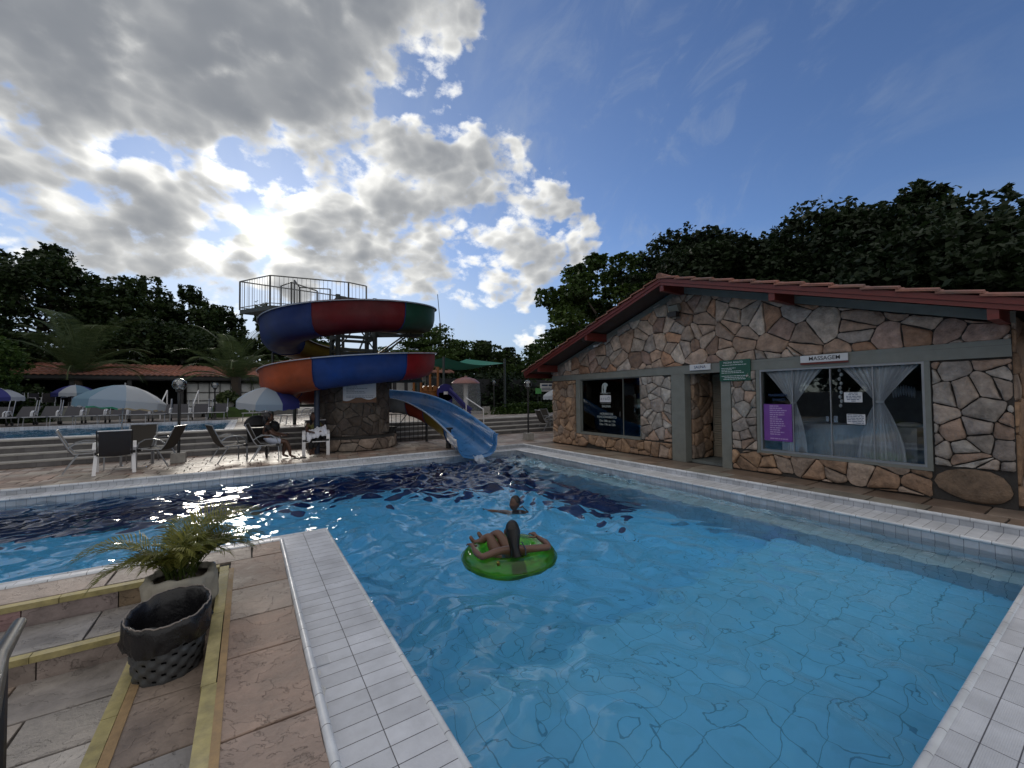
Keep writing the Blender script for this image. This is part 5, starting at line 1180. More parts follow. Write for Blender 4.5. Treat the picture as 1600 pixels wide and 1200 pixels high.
sw.tube([(2.50, 3.90, -.02), (2.475, 3.865, -.09), (2.475, 3.86, -.17)], .006, 6); sw.tube([(2.60, 3.86, -.02), (2.62, 3.81, -.09), (2.61, 3.80, -.17)], .006, 6)
sw.build('bikini_strap', MAT['navy_swim'], girl, at=tuple(girl.location))
cloth_part(girl, 'bikini_bottom', {'a': ((2.62, 4.16, -.33), (.138, .108)), 'b': ((2.605, 4.11, -.30), (.13, .10)), 'c': ((2.59, 4.21, -.34), .092), 'd': ((2.67, 4.18, -.34), .092)}, [('a', 'b'), ('a', 'c'), ('a', 'd')], 'navy_swim')
girl.location = (2.45, 3.88, WZ-.045); girl.scale = (.96,)*3
# swim ring: transparent green inflated torus
mg = bpy.data.materials.new('green_vinyl'); mg.use_nodes = True; t = mg.node_tree; t.nodes.remove(t.nodes['Principled BSDF'])
tcv = t.nodes.new('ShaderNodeTexCoord').outputs['Object']; bpv = N(t, 'ShaderNodeBump', {'Strength': .5, 'Distance': .02, 'Height': N(t, 'ShaderNodeTexNoise', {'Vector': tcv, 'Scale': 9., 'Detail': 3.}).outputs[0]}).outputs[0]
frv = M(t, 'ADD', M(t, 'MULTIPLY', N(t, 'ShaderNodeFresnel', {'IOR': 1.45, 'Normal': bpv}).outputs[0], .9), .02, clamp=True)
trv = N(t, 'ShaderNodeMixShader', {0: .38, 1: N(t, 'ShaderNodeBsdfTransparent', {'Color': (.62, .95, .28, 1)}).outputs[0], 2: N(t, 'ShaderNodeBsdfTranslucent', {'Color': (.58, .97, .12, 1)}).outputs[0]})
mxv = N(t, 'ShaderNodeMixShader', {0: frv, 1: trv.outputs[0], 2: N(t, 'ShaderNodeBsdfGlossy', {'Roughness': .08, 'Normal': bpv}).outputs[0]})
t.links.new(mxv.outputs[0], t.nodes['Material Output'].inputs[0]); MAT['green_vinyl'] = mg
ring = empty('swim_ring', (2.45, 3.88, WZ), 0, 'transparent green inflatable swim ring carrying the girl', 'swim ring'); m = MB(); nR, nr = 96, 24; vs = []
for i in range(nR):
    A = 2*math.pi*i/nR; R0 = .375; r0 = .150*(1-.05*abs(math.sin(A*1.0+.9))); zc = .035+.010*math.sin(A+2.2)
    for j in range(nr): a = 2*math.pi*j/nr; rr = r0*(1-.025*abs(math.sin(A*14))*(.5+.5*math.cos(a*1)) if math.cos(a) < 0 else 1); vs.append(((R0+rr*math.cos(a))*math.cos(A), (R0+rr*math.cos(a))*math.sin(A), zc+rr*.84*math.sin(a)))
m.add(vs, [(i*nr+j, ((i+1) % nR)*nr+j, ((i+1) % nR)*nr+(j+1) % nr, i*nr+(j+1) % nr) for i in range(nR) for j in range(nr)])
o = m.build('inflated_tube', mg, ring, smooth=True, ang=180); o.location = (0, 0, 0)
m = MB(); m.tube([(R0*math.cos(-2.4)-.05, R0*math.sin(-2.4)-.06, .13), (R0*math.cos(-2.4)-.07, R0*math.sin(-2.4)-.085, .165)], [.02, .014], 10); o = m.build('valve', MAT['fib_yellow'], ring, smooth=True); o.location = (0, 0, 0)
m = MB(); m.tube([((.375+.153)*math.cos(a), (.375+.153)*math.sin(a), .055) for a in [2*math.pi*i/72 for i in range(72)]], .004, 5, closed=True); o = m.build('seam', mg, ring); o.location = (0, 0, 0)
# --- swimmer
J = {'chest': ((3.83, 5.90, -.46), (.15, .10)), 'nb': ((3.80, 5.87, -.33), (.06, .055)), 'nk': ((3.795, 5.86, -.27), .048), 'bel': ((3.95, 6.0, -.70), (.13, .10)), 'shL': ((3.68, 5.98, -.37), .052), 'el': ((3.55, 6.03, -.315), .036), 'fa': ((3.47, 6.07, -.30), .034), 'wr': ((3.40, 6.10, -.285), (.022, .026)), 'shR': ((3.97, 5.83, -.42), .05), 'elR': ((4.12, 5.98, -.52), .036), 'wrR': ((4.05, 6.2, -.5), .025)}
Bn = [('chest', 'nb'), ('nb', 'nk'), ('chest', 'bel'), ('chest', 'shL'), ('shL', 'el'), ('el', 'fa'), ('fa', 'wr'), ('chest', 'shR'), ('shR', 'elR'), ('elR', 'wrR')]
hand(J, Bn, 'wr', J['wr'][0], (-.9, .3, .12), (0, .1, -1), (.2, .8, .3))
swm = person('swimmer with short dark hair reaching an arm out beyond the swim ring', (3.83, 5.9, -.36), J, Bn, 'skin_dark', ((3.79, 5.85, -.165), (-.95, -.2, .02), (0, 0, 1)))
m = MB(); m.ball((3.815, 5.86, -.128), (.092, .088, .104), 24, 16); m.ball((3.84, 5.87, -.17), (.06, .078, .085), 16, 12); o = m.build('hair', MAT['hair'], swm, smooth=True, ang=180, at=tuple(swm.location))
swm.location = (3.61, 5.53, WZ-.075); swm.scale = (.90,)*3
# --- seated woman in profile
J = {'pel': ((.42, 12.30, .47), (.15, .13)), 'wa': ((.38, 12.32, .62), (.115, .10)), 'ch': ((.41, 12.34, .82), (.13, .10)), 'nb': ((.44, 12.35, .93), (.05, .05)), 'nk': ((.455, 12.35, .98), .045), 'shA': ((.42, 12.20, .86), .05), 'elA': ((.55, 12.14, .66), .038), 'wrA': ((.75, 12.2, .60), .025), 'shB': ((.44, 12.50, .86), .05), 'elB': ((.60, 12.52, .67), .038), 'wrB': ((.80, 12.42, .63), .025),
 'hA': ((.50, 12.22, .46), .085), 'kA': ((.86, 12.20, .45), .06), 'cA': ((.93, 12.19, .26), .052), 'aA': ((.95, 12.18, .08), .034), 'tA': ((1.08, 12.13, .03), (.035, .02)), 'hB': ((.50, 12.40, .46), .085), 'kB': ((.84, 12.42, .46), .06), 'cB': ((.83, 12.42, .26), .052), 'aB': ((.80, 12.42, .08), .034), 'tB': ((.93, 12.37, .03), (.035, .02))}
Bn = [('pel', 'wa'), ('wa', 'ch'), ('ch', 'nb'), ('nb', 'nk'), ('ch', 'shA'), ('shA', 'elA'), ('elA', 'wrA'), ('ch', 'shB'), ('shB', 'elB'), ('elB', 'wrB'), ('pel', 'hA'), ('hA', 'kA'), ('kA', 'cA'), ('cA', 'aA'), ('aA', 'tA'), ('pel', 'hB'), ('hB', 'kB'), ('kB', 'cB'), ('cB', 'aB'), ('aB', 'tB')]
hand(J, Bn, 'wrA', J['wrA'][0], (1, .25, .1), (0, .2, -1), (0, 1, .2)); hand(J, Bn, 'wrB', J['wrB'][0], (1, -.25, .1), (0, .2, -1), (0, -1, .2))
w1 = person('seated woman in black top and pale blue shorts, leaning towards the pushchair', (.42, 12.3, 0), J, Bn, 'skin_dark', ((.47, 12.36, 1.075), (.95, -.1, -.12), (.05, 0, 1)))
cloth_part(w1, 'top', {'a': ((.38, 12.32, .60), (.135, .12)), 'b': ((.41, 12.34, .82), (.15, .12)), 'c': ((.43, 12.345, .90), (.09, .08)), 'd': ((.43, 12.20, .86), .064), 'e': ((.50, 12.16, .75), .055), 'f': ((.45, 12.5, .86), .064), 'g': ((.53, 12.51, .76), .055)}, [('a', 'b'), ('b', 'c'), ('b', 'd'), ('d', 'e'), ('b', 'f'), ('f', 'g')], 'black_cloth')
cloth_part(w1, 'shorts', {'a': ((.42, 12.30, .48), (.165, .145)), 'b': ((.40, 12.31, .57), (.14, .12)), 'c': ((.52, 12.21, .465), .10), 'd': ((.76, 12.2, .46), .082), 'e': ((.52, 12.41, .465), .10), 'f': ((.74, 12.41, .46), .082)}, [('a', 'b'), ('a', 'c'), ('c', 'd'), ('a', 'e'), ('e', 'f')], 'denim_light')
m = MB(); m.ball((.445, 12.36, 1.10), (.10, .088, .115), 20, 14); m.ball((.385, 12.36, 1.0), (.055, .07, .15), 14, 10); m.build('hair', MAT['hair'], w1, smooth=True, at=tuple(w1.location))
m = MB(); m.lathe([(.029, -.006), (.029, .006)], (.74, 12.2, .60), 12); m.build('wristband', MAT['white_plastic'], w1, at=tuple(w1.location))
# --- woman facing the pool with a towel
J = {'pel': ((1.61, 12.82, .46), (.15, .12)), 'wa': ((1.61, 12.86, .60), (.12, .10)), 'ch': ((1.60, 12.88, .78), (.14, .10)), 'nb': ((1.59, 12.86, .90), (.05, .05)), 'nk': ((1.585, 12.84, .95), .045), 'shA': ((1.43, 12.86, .83), .05), 'elA': ((1.38, 12.72, .66), .038), 'wrA': ((1.45, 12.52, .64), .026), 'shB': ((1.77, 12.90, .83), .05), 'elB': ((1.86, 12.76, .67), .038), 'wrB': ((1.80, 12.56, .66), .026),
 'hA': ((1.52, 12.76, .46), .085), 'kA': ((1.47, 12.46, .47), .06), 'cA': ((1.46, 12.44, .26), .052), 'aA': ((1.46, 12.45, .08), .034), 'tA': ((1.44, 12.30, .03), (.035, .02)), 'hB': ((1.70, 12.77, .46), .085), 'kB': ((1.66, 12.47, .48), .06), 'cB': ((1.58, 12.46, .26), .052), 'aB': ((1.53, 12.50, .10), .034), 'tB': ((1.52, 12.36, .04), (.035, .02))}
hand(J, Bn2 := list(Bn[:20]), 'wrA', J['wrA'][0], (.6, -.7, 0), (0, 0, -1), (.7, .6, 0)); hand(J, Bn2, 'wrB', J['wrB'][0], (-.6, -.7, 0), (0, 0, -1), (-.7, .6, 0))
w2 = person('woman in an olive top facing the pool with a white towel on her lap', (1.6, 12.8, 0), J, Bn2, 'skin_dark', ((1.575, 12.81, 1.035), (-.3, -1, .18), (0, .1, 1)))
cloth_part(w2, 'top', {'a': ((1.61, 12.85, .56), (.14, .12)), 'b': ((1.60, 12.88, .78), (.16, .12)), 'c': ((1.595, 12.87, .86), (.09, .08)), 'd': ((1.45, 12.86, .83), .06), 'e': ((1.41, 12.79, .74), .052), 'f': ((1.75, 12.89, .83), .06), 'g': ((1.80, 12.83, .75), .052)}, [('a', 'b'), ('b', 'c'), ('b', 'd'), ('d', 'e'), ('b', 'f'), ('f', 'g')], 'green_cloth')
cloth_part(w2, 'trousers', {'a': ((1.61, 12.81, .47), (.165, .135)), 'c': ((1.52, 12.74, .465), .098), 'd': ((1.47, 12.46, .47), .073), 'e': ((1.46, 12.44, .15), .055), 'f': ((1.70, 12.75, .465), .098), 'g': ((1.66, 12.47, .48), .073), 'h': ((1.55, 12.47, .18), .055)}, [('a', 'c'), ('c', 'd'), ('d', 'e'), ('a', 'f'), ('f', 'g'), ('g', 'h')], 'black_cloth')
m = MB(); m.ball((1.585, 12.84, 1.06), (.09, .095, .115), 20, 14)
for s_ in (-1, 1): m.ball((1.585+s_*.075, 12.83, .93), (.035, .05, .15), 12, 10)
m.build('hair', MAT['hair'], w2, smooth=True, at=tuple(w2.location))
m = MB(); nx_, ny_ = 24, 14; vs = []
for j in range(ny_+1):
    for i in range(nx_+1):
        u, v = i/nx_-.5, j/ny_; vs.append((1.62+u*.52, 12.72-.34*v, .70+.16*u-.20*v*v+.022*math.sin(u*17+v*5)+.016*math.sin(u*31-v*9)+.03*(1-abs(u)*2)))
m.add(vs, [(j*(nx_+1)+i, j*(nx_+1)+i+1, (j+1)*(nx_+1)+i+1, (j+1)*(nx_+1)+i) for j in range(ny_) for i in range(nx_)]); m.add([(x, y, z-.03) for x, y, z in vs], [(j*(nx_+1)+i, (j+1)*(nx_+1)+i, (j+1)*(nx_+1)+i+1, j*(nx_+1)+i+1) for j in range(ny_) for i in range(nx_)])
m.build('towel', MAT['towel'], smooth=True, ang=80, label='crumpled white towel on the lap of the woman facing the pool', cat='towel')
for k, (x, y, a) in enumerate(((1.10, 12.05, .5), (1.25, 12.12, .2), (2.0, 12.62, 1.2))):
    m = MB(); m.box((x, y, .012), (.09, .24, .02), rz=a); m.tube([(x-.04, y, .02), (x, y+.05, .055), (x+.04, y, .02)], .006, 5); m.build('flip_flop', MAT['black_paint'], label=['left of two black flip-flops lying between the seated women', 'right of two black flip-flops lying between the seated women', 'single black flip-flop by the right leg of the white-legged chair'][k], cat='sandal')
# pushchair
pc = empty('pushchair', (.22, 13.0, 0), 0, 'black pushchair with its hood up behind the seated woman', 'pushchair'); PL = (.22, 13.0, 0)
m = MB(); nA = 16; vs = []
for i in range(9):
    t = R_(-15+i*24)
    for j in range(nA+1): a = math.pi*j/nA; vs.append((.22+.30*math.cos(a), 12.98+.27*math.sin(a)*math.cos(t), .86+.27*math.sin(a)*math.sin(t)))
m.add(vs, [(i*(nA+1)+j, i*(nA+1)+j+1, (i+1)*(nA+1)+j+1, (i+1)*(nA+1)+j) for i in range(8) for j in range(nA)]); m.build('hood', MAT['black_cloth'], pc, smooth=True, at=PL)
m = MB(); m.box((.22, 13.0, .60), (.40, .5, .34), taper=1.15); m.build('seat', MAT['black_cloth'], pc, at=PL)
m = MB()
for s_ in (-1, 1): m.tube([(.22+s_*.22, 12.7, .12), (.22+s_*.22, 13.05, .62), (.22+s_*.22, 13.35, 1.0)], .014, 6); m.tube([(.22+s_*.22, 13.3, .12), (.22+s_*.22, 13.05, .62)], .014, 6)
m.tube([(0, 13.35, 1.0), (.44, 13.35, 1.0)], .02, 8); m.build('frame', MAT['black_metal'], pc, smooth=True, at=PL)
for (x, y) in ((0, 12.7), (.44, 12.7), (0, 13.3), (.44, 13.3)): m = MB(); m.tube([(x-.02, y, .12), (x+.02, y, .12)], .12, 16); m.build('wheel', MAT['black_paint'], pc, smooth=True, at=PL)
m = MB(); m.ball((.62, 12.95, .80), (.14, .11, .16), 14, 10); m.tube([(.55, 12.9, .9), (.60, 12.9, 1.0), (.68, 12.95, .92)], .01, 6); m.build('shoulder_bag', MAT['black_cloth'], smooth=True, label='black bag hanging on the table edge right of the pushchair', cat='bag')
# ---------------------------------------------------------------- trees and what stands behind
def leaf_quads(C, S, rs, elong=1.7):    # C (n,3) centres, S sizes -> pointed leaf sprays of random orientation
    n = len(C); u = rs.normal(size=(n, 3)); u[:, 2] *= .6; u /= np.linalg.norm(u, axis=1)[:, None]
    w = rs.normal(size=(n, 3)); w -= (w*u).sum(1)[:, None]*u; w /= np.linalg.norm(w, axis=1)[:, None]
    a = u*(S*elong/2)[:, None]; b_ = w*(S/2)[:, None]; nrm = np.cross(u, w)*(S*.18)[:, None]
    V = np.stack([C-a, C-b_+nrm, C+a, C+b_+nrm], 1).reshape(-1, 3); Fq = np.arange(4*n).reshape(n, 4); return V, Fq
def tree(name, lab, x, y, zt, r, zb=1.5, leaf=.28, n=9000, mat='leaf_dark', seed=1, clumps=34, group='trees behind the pools', cr=.30, flat=.8, trunk=.22, base=None, hole=.0, lean=(0, 0), z0=0., ls=.50, ln=3.3):
    leaf *= ls; n = int(n*ln); rs = np.random.RandomState(seed); rr = random.Random(seed); e = empty(name, (x, y, z0), 0, lab, 'tree', group)
    zc = (zt+zb)/2; hz_ = (zt-zb)/2; cs = []
    while len(cs) < clumps:
        p = rs.normal(size=3); p /= np.linalg.norm(p); q = p*rs.uniform(.45, 1.)**.6
        cs.append((x+lean[0]*q[2]+q[0]*(r*(1-cr*.7)), y+lean[1]*q[2]+q[1]*(r*(1-cr*.7)), zc+q[2]*(hz_-r*cr*.55)))
    cs = np.array(cs); rc = r*cr*rs.uniform(.6, 1.25, len(cs)); per = max(30, n//clumps); Cn, Sz, Cl = [], [], []
    for c, q in zip(cs, rc):
        p = rs.normal(size=(per, 3)); p /= np.linalg.norm(p, axis=1)[:, None]; p *= (rs.uniform(.25, 1.12, per)**.55)[:, None]*q; p[:, 2] *= flat
        p += .25*q*np.sin(p*7/q+c)
        Cn.append(c+p); Sz.append(leaf*rs.uniform(.55, 1.35, per)); Cl.append(np.clip(rs.uniform(0, 1)*.6+rs.uniform(0, .5, per), 0, 1))
    Cn, Sz, Cl = np.vstack(Cn), np.hstack(Sz), np.hstack(Cl); V, Fq = leaf_quads(Cn-np.array([x, y, z0]), Sz, rs); cols = np.repeat(Cl[:, None], 3, 1).astype(np.float32)
    np_mesh('crown', V, Fq, MAT[mat], e, cols)
    m = MB(); top_ = Vector((lean[0]*.3, lean[1]*.3, zc-z0)); m.tube([(0, 0, -.2), (rr.uniform(-.2, .2), rr.uniform(-.2, .2), (zc-z0)*.5), top_], [trunk, trunk*.75, trunk*.45], 9)
    for k in range(min(len(cs), 16)):
        a = Vector((0, 0, (zc-z0)*rr.uniform(.45, .95))).lerp(top_, .3); b_ = Vector(cs[k])-Vector((x, y, z0)); md = a.lerp(b_, .5)+Vector((rr.uniform(-.3, .3), rr.uniform(-.3, .3), rr.uniform(-.1, .4)))
        m.tube([a, md, b_], [trunk*.38, trunk*.22, trunk*.07], 6)
    m.build('trunk', MAT['bark'], e, smooth=True).location = (0, 0, 0)
    return e
T = tree
T('broadleaf_tree', 'tallest dark tree at the far left edge behind the restaurant', -20.5, 41, 13.8, 7., 2., .42, 15000, seed=2, clumps=60, cr=.22, z0=.5)
T('broadleaf_tree', 'big dark feathery tree second from the left above the restaurant roof', -12.6, 43, 13.1, 5.9, 2., .36, 15000, seed=3, clumps=64, cr=.20, z0=.5)
T('broadleaf_tree', 'feathery tree behind the left palm, third of the tall left row', -8.2, 44.5, 11.9, 5.0, 2., .34, 12000, seed=4, clumps=56, cr=.20, z0=.5)
T('broadleaf_tree', 'round-topped tree with sky gaps right of the left palm', -4.7, 43.5, 11.2, 3.7, 2., .32, 9500, seed=5, clumps=46, cr=.21, z0=.5)
T('broadleaf_tree', 'low dark tree in the dip between the tall row and the slide platform', -1.9, 44, 9.9, 3.0, 1.5, .32, 7500, seed=6, clumps=28, z0=.5)
T('broadleaf_tree', 'dark tree rising behind the slide platform railing', 1.3, 39, 9.7, 3.1, 1.5, .30, 8000, seed=7, clumps=36, cr=.24, z0=.5)
T('broadleaf_tree', 'dark tree mass standing low behind the restaurant roof at the left', -13.8, 34.5, 8.4, 4.6, .8, .34, 9000, seed=8, clumps=40, z0=.5)
T('broadleaf_tree', 'dark low tree behind the middle of the restaurant roof', -5.2, 38.5, 7.4, 4.6, .8, .34, 9000, seed=9, clumps=40, z0=.5)
T('broadleaf_tree', 'tree seen through the slide tower steelwork', 5.2, 40, 7.6, 3.6, .8, .32, 7000, seed=10, clumps=32, z0=.5)
T('garden_tree', 'brighter green bushy tree at the left edge before the restaurant', -9.9, 26.9, 4.5, 1.9, 1.0, .20, 6500, 'leaf_mid', seed=11, clumps=30, z0=1.)
T('mango_tree', 'round dense green tree directly right of the slide', 13.1, 31.4, 7.5, 3.9, .6, .24, 15000, 'leaf_mid', seed=12, clumps=70, cr=.22, group='round trees right of the slide')
T('mango_tree', 'second rounded tree right of the mast, ragged on its right side', 16.4, 30.2, 6.9, 3.5, .6, .26, 12000, 'leaf_dark', seed=13, clumps=50, cr=.23, group='round trees right of the slide')
T('mango_tree', 'small tree peeping out between the slide and the round tree', 9.2, 34, 6.0, 2.6, .6, .26, 6000, 'leaf_mid', seed=14, clumps=28, group='round trees right of the slide')
T('garden_tree', 'thin airy tree between the round trees and the gable roof', 19.3, 27.5, 6.6, 3.4, .6, .24, 7500, 'leaf_mid', seed=15, clumps=36, cr=.22, group='trees left of the gable')
T('garden_tree', 'low dark tree behind the green shade sail', 20.5, 33, 5.4, 3.8, .4, .28, 8000, 'leaf_dark', seed=35, clumps=36, cr=.24, group='trees left of the gable')
T('almond_tree', 'leafy tree with spreading side branches behind the left slope of the gable', 14.7, 14.2, 8.7, 3.5, 2.0, .23, 15000, 'leaf_mid', seed=16, clumps=62, cr=.20, flat=.5, group='trees behind the stone building')
T('almond_tree', 'lower leafy crown hanging just left of the gable roof', 14.6, 16.2, 6.0, 2.1, 1.6, .21, 6500, 'leaf_mid', seed=17, clumps=32, cr=.24, group='trees behind the stone building')
T('shade_tree', 'dark tree above the roof ridge, first of the deep green mass', 17.9, 10.6, 9.6, 3.6, 2., .24, 16000, 'leaf_deep', seed=18, clumps=60, cr=.24, group='trees behind the stone building')
T('shade_tree', 'highest dark domed tree above the massage window', 21.2, 5.7, 9.9, 4.0, 2., .27, 22000, 'leaf_deep', seed=19, clumps=80, cr=.22, group='trees behind the stone building')
T('shade_tree', 'dark tree at the upper right edge of the view', 21.8, .6, 7.6, 4.2, 1.5, .27, 16000, 'leaf_deep', seed=20, clumps=64, cr=.24, group='trees behind the stone building')
T('shade_tree', 'lower dark tree filling in behind the right roof slope', 18.8, 3.6, 7.7, 4.0, 1.0, .26, 14000, 'leaf_deep', seed=21, clumps=54, cr=.26, group='trees behind the stone building')
T('shade_tree', 'dark tree filling in behind the roof left of the highest dome', 19.4, 8.6, 8.1, 3.9, 1.0, .26, 13000, 'leaf_deep', seed=22, clumps=54, cr=.26, group='trees behind the stone building')
T('shade_tree', 'dark tree joining the leafy tree to the deep green mass above the ridge', 16.3, 12.2, 9.0, 3.1, 1.5, .24, 12000, 'leaf_deep', seed=23, clumps=50, cr=.25, group='trees behind the stone building')
T('shade_tree', 'dark rounded tree between the ridge and the highest dome', 19.6, 7.9, 9.6, 3.3, 2., .25, 13000, 'leaf_deep', seed=24, clumps=52, cr=.25, group='trees behind the stone building')
def palm(lab, x, y, z0, zc, L, nf, seed):
    rr = random.Random(seed); e = empty('palm_tree', (x, y, z0), 0, lab, 'palm tree', 'palms by the restaurant'); m = MB(); m.tube([(0, 0, 0), (.05, 0, (zc-z0)*.6), (0, 0, zc-z0+.2)], [.26, .20, .24], 10); m.build('trunk', MAT['bark'], e, smooth=True).location = (0, 0, 0)
    V = []; Cc = []
    for k in range(nf):
        az = 2*math.pi*k/nf+rr.uniform(-.2, .2); el = R_(rr.uniform(18, 86)); LL = L*rr.uniform(.7, 1.08); P = []; p = Vector((0, 0, zc-z0)); n = 26
        for i in range(n): d = Vector((math.cos(az)*math.cos(el), math.sin(az)*math.cos(el), math.sin(el))); P.append((p.copy(), d.copy())); p += d*LL/n; el -= R_(1.2+4.6*(i/n)**1.3*(1.2-math.sin(el)*.5))
        for i, (p, d) in enumerate(P[2:]):
            sdv = d.cross(Vector((0, 0, 1))).normalized(); upv = sdv.cross(d).normalized()
            for s_ in (-1, 1):
                for q in (0, 1):
                    ll = LL*.20*(1-abs(i/n-.4)*.9); dd_ = (sdv*s_+d*.55+upv*.25+Vector((0, 0, -.35))).normalized(); b0 = p+d*(q*.5*LL/n); wv_ = d*.018
                    V += [b0-wv_*.5, b0+wv_*.5, b0+dd_*ll*.6+wv_*.4+Vector((0, 0, .02)), b0+dd_*ll]; Cc.append(rr.random())
            w2_ = sdv*.02
            V += [p-w2_, p+w2_, p+w2_+d*LL/n, p-w2_+d*LL/n]; Cc.append(.8)
    V = np.array([tuple(v) for v in V]); Fq = np.arange(len(V)).reshape(-1, 4); np_mesh('fronds', V, Fq, MAT['palm_green'], e, np.repeat(np.array(Cc)[:, None], 3, 1).astype(np.float32))
palm('wide feathery palm before the left half of the restaurant roof', -7.75, 31.3, 1.0, 3.0, 4.5, 23, 1)
palm('feathery palm between the restaurant roof and the slide', -.55, 27.0, .6, 2.55, 3.7, 21, 5)
# restaurant
RS = empty('restaurant', (-5, 33, .6), 0, 'long low restaurant with a red tiled roof behind the upper pool', 'building'); RL = (-5, 33, .6)
m = MB()
for i in range(7):
    ya, yb = 30.8+.52*i, 30.8+.52*(i+1)+.04; za, zb = 2.92+.118*i+.03, 2.92+.118*(i+1)-.01; nx = 340; x0, x1 = -13.2, 1.6
    vs = [(x0+(x1-x0)*j/nx, y, z+.05*abs(math.sin(math.pi*j*(x1-x0)/nx/.26))) for (y, z) in ((ya, za), (yb, zb)) for j in range(nx+1)]; vs += [(x, y, z-.06) for x, y, z in vs[:nx+1]]
    n1 = nx+1; m.add(vs, [(j, j+1, n1+j+1, n1+j) for j in range(nx)]+[(2*n1+j, 2*n1+j+1, j+1, j) for j in range(nx)])
m.build('roof', MAT['far_tile'], RS, at=RL)
m = MB(); m.bx(-13.2, 1.6, 30.9, 30.96, 2.72, 2.9); m.bx(-13.2, 1.6, 31, 36, 2.66, 2.72); m.build('eaves_beam', MAT['black_paint'], RS, at=RL)
m = MB(); m.bx(-13.2, 1.6, 36, 36.2, 1.0, 3.6); m.bx(-13.2, -13.0, 31, 36, 1, 2.7); m.bx(-13.2, 1.6, 31, 36.2, .5, 1.05); m.build('wall', MAT['dark_inside'], RS, at=RL)
for x in (-12.5, -10.2, -7.9, -5.6, -3.3, 1.4): m = MB(); m.bx(x-.09, x+.09, 31.1, 31.28, 1.05, 2.7); m.build('pillar', MAT['black_paint'], RS, at=RL)
gw = MB(); gw.bx(-3.1, 1.3, 31.6, 31.65, 1.1, 2.55); gw_ = gw.build('frosted_windows', MAT['wall_white'], RS, at=RL)
m = MB()
for k in range(9): x = -3.1+k*.55; m.bx(x-.02, x+.02, 31.55, 31.6, 1.1, 2.55)
for z in (1.45, 1.95, 2.5): m.bx(-3.1, 1.3, 31.54, 31.595, z-.02, z+.02)
m.build('window_grid', MAT['black_paint'], gw_, at=RL)
for x in (-7.0, -4.2): m = MB(); m.tube([(x, 40, 3.2), (x, 40, 5.0)], .14, 8); m.build('chimney_pipe', MAT['wall_white'], smooth=True, label=('left' if x < -5 else 'right')+' pale vertical pipe standing behind the restaurant roof', cat='pipe')
# raised terrace wall of the restaurant with shrubs, stairs and lawn
m = MB(); m.bx(-16, -6.2, 27.0, 27.35, .55, 1.22); m.build('planter_wall', MAT['concrete'], label='low grey planter wall with a pale coping at the far left', cat='wall')
m = MB(); m.bx(-16, -6.15, 26.97, 27.4, 1.224, 1.29); m.build('wall_coping', MAT['concrete_block'], label='pale coping slab on top of the planter wall', cat='coping')
m = MB(); m.bx(-16, 2, 27.4, 31.5, .5, 1.05)
for k in range(3): m.bx(-3.6, -2.0, 26.5+.3*k, 27.4, .5, .72+.15*k)
m.build('restaurant_terrace', MAT['concrete_dark'], kind=S)
m = MB(); m.bx(-1.7, .6, 25.6, 27.2, .6, 1.12); m.build('lawn_bank', MAT['grass'], kind='stuff')
m = MB(); m.bx(-6.1, -3.7, 26.9, 27.1, .6, 1.05); m.build('terrace_wall', MAT['concrete_dark'], label='dark low terrace wall left of the restaurant stairs', cat='wall'); m = MB(); m.bx(-1.9, 2.5, 27.1, 27.3, .6, 1.18); m.build('terrace_wall', MAT['concrete_dark'], label='dark low terrace wall right of the restaurant stairs, behind the lawn bank', cat='wall')
def bush(name, lab, x, y, z, rx, ry, rz, n, leaf, mat, seed, group=None, kind=None):
    rs = np.random.RandomState(seed); p = rs.normal(size=(n, 3)); p /= np.linalg.norm(p, axis=1)[:, None]; p *= (rs.uniform(.3, 1.05, n)**.5)[:, None]; p[:, 2] = np.abs(p[:, 2]); p *= (1+.22*np.sin(p[:, [1]]*9+p[:, [0]]*7))
    C = p*np.array([rx, ry, rz]); V, Fq = leaf_quads(C, leaf*rs.uniform(.6, 1.3, n), rs, 2.); o = np_mesh(name, V, Fq, MAT[mat], None, np.repeat(rs.uniform(0, 1, n)[:, None], 3, 1).astype(np.float32)); o.location = (x, y, z)
    return tag(o, lab, 'shrub', group, kind)
for k, (x, y, s_, l_) in enumerate(((-9.3, 26.4, .8, 'dark shrub in front of the planter wall at the left edge'), (-8.1, 26.5, .7, 'spiky dark shrub in front of the planter wall, right of the edge one'), (-9.1, 30.0, .9, 'tall dark shrub between the restaurant chairs'), (-5.9, 29.2, .7, 'dark shrub behind the pale blue parasol'))): bush('shrub', l_, x, y, .6 if y < 27 else 1.05, s_, s_*.8, s_*1.25, 1500, .13, 'leaf_dark', 40+k, 'shrubs before the restaurant')
m = empty('potted_agave', (-.85, 26.3, .62+.5), 0, 'pale potted plant on the bank right of the restaurant stairs', 'potted plant'); q = MB(); q.lathe([(0, 0), (.22, 0), (.32, .28), (.28, .28), (.2, .1)], n=18); q.build('pot', MAT['concrete_block'], m, smooth=True).location = (0, 0, 0)
o = bush('leaves', None, 0, 0, .25, .5, .5, .55, 500, .16, 'palm_green', 60); del o['category']; o.parent = m
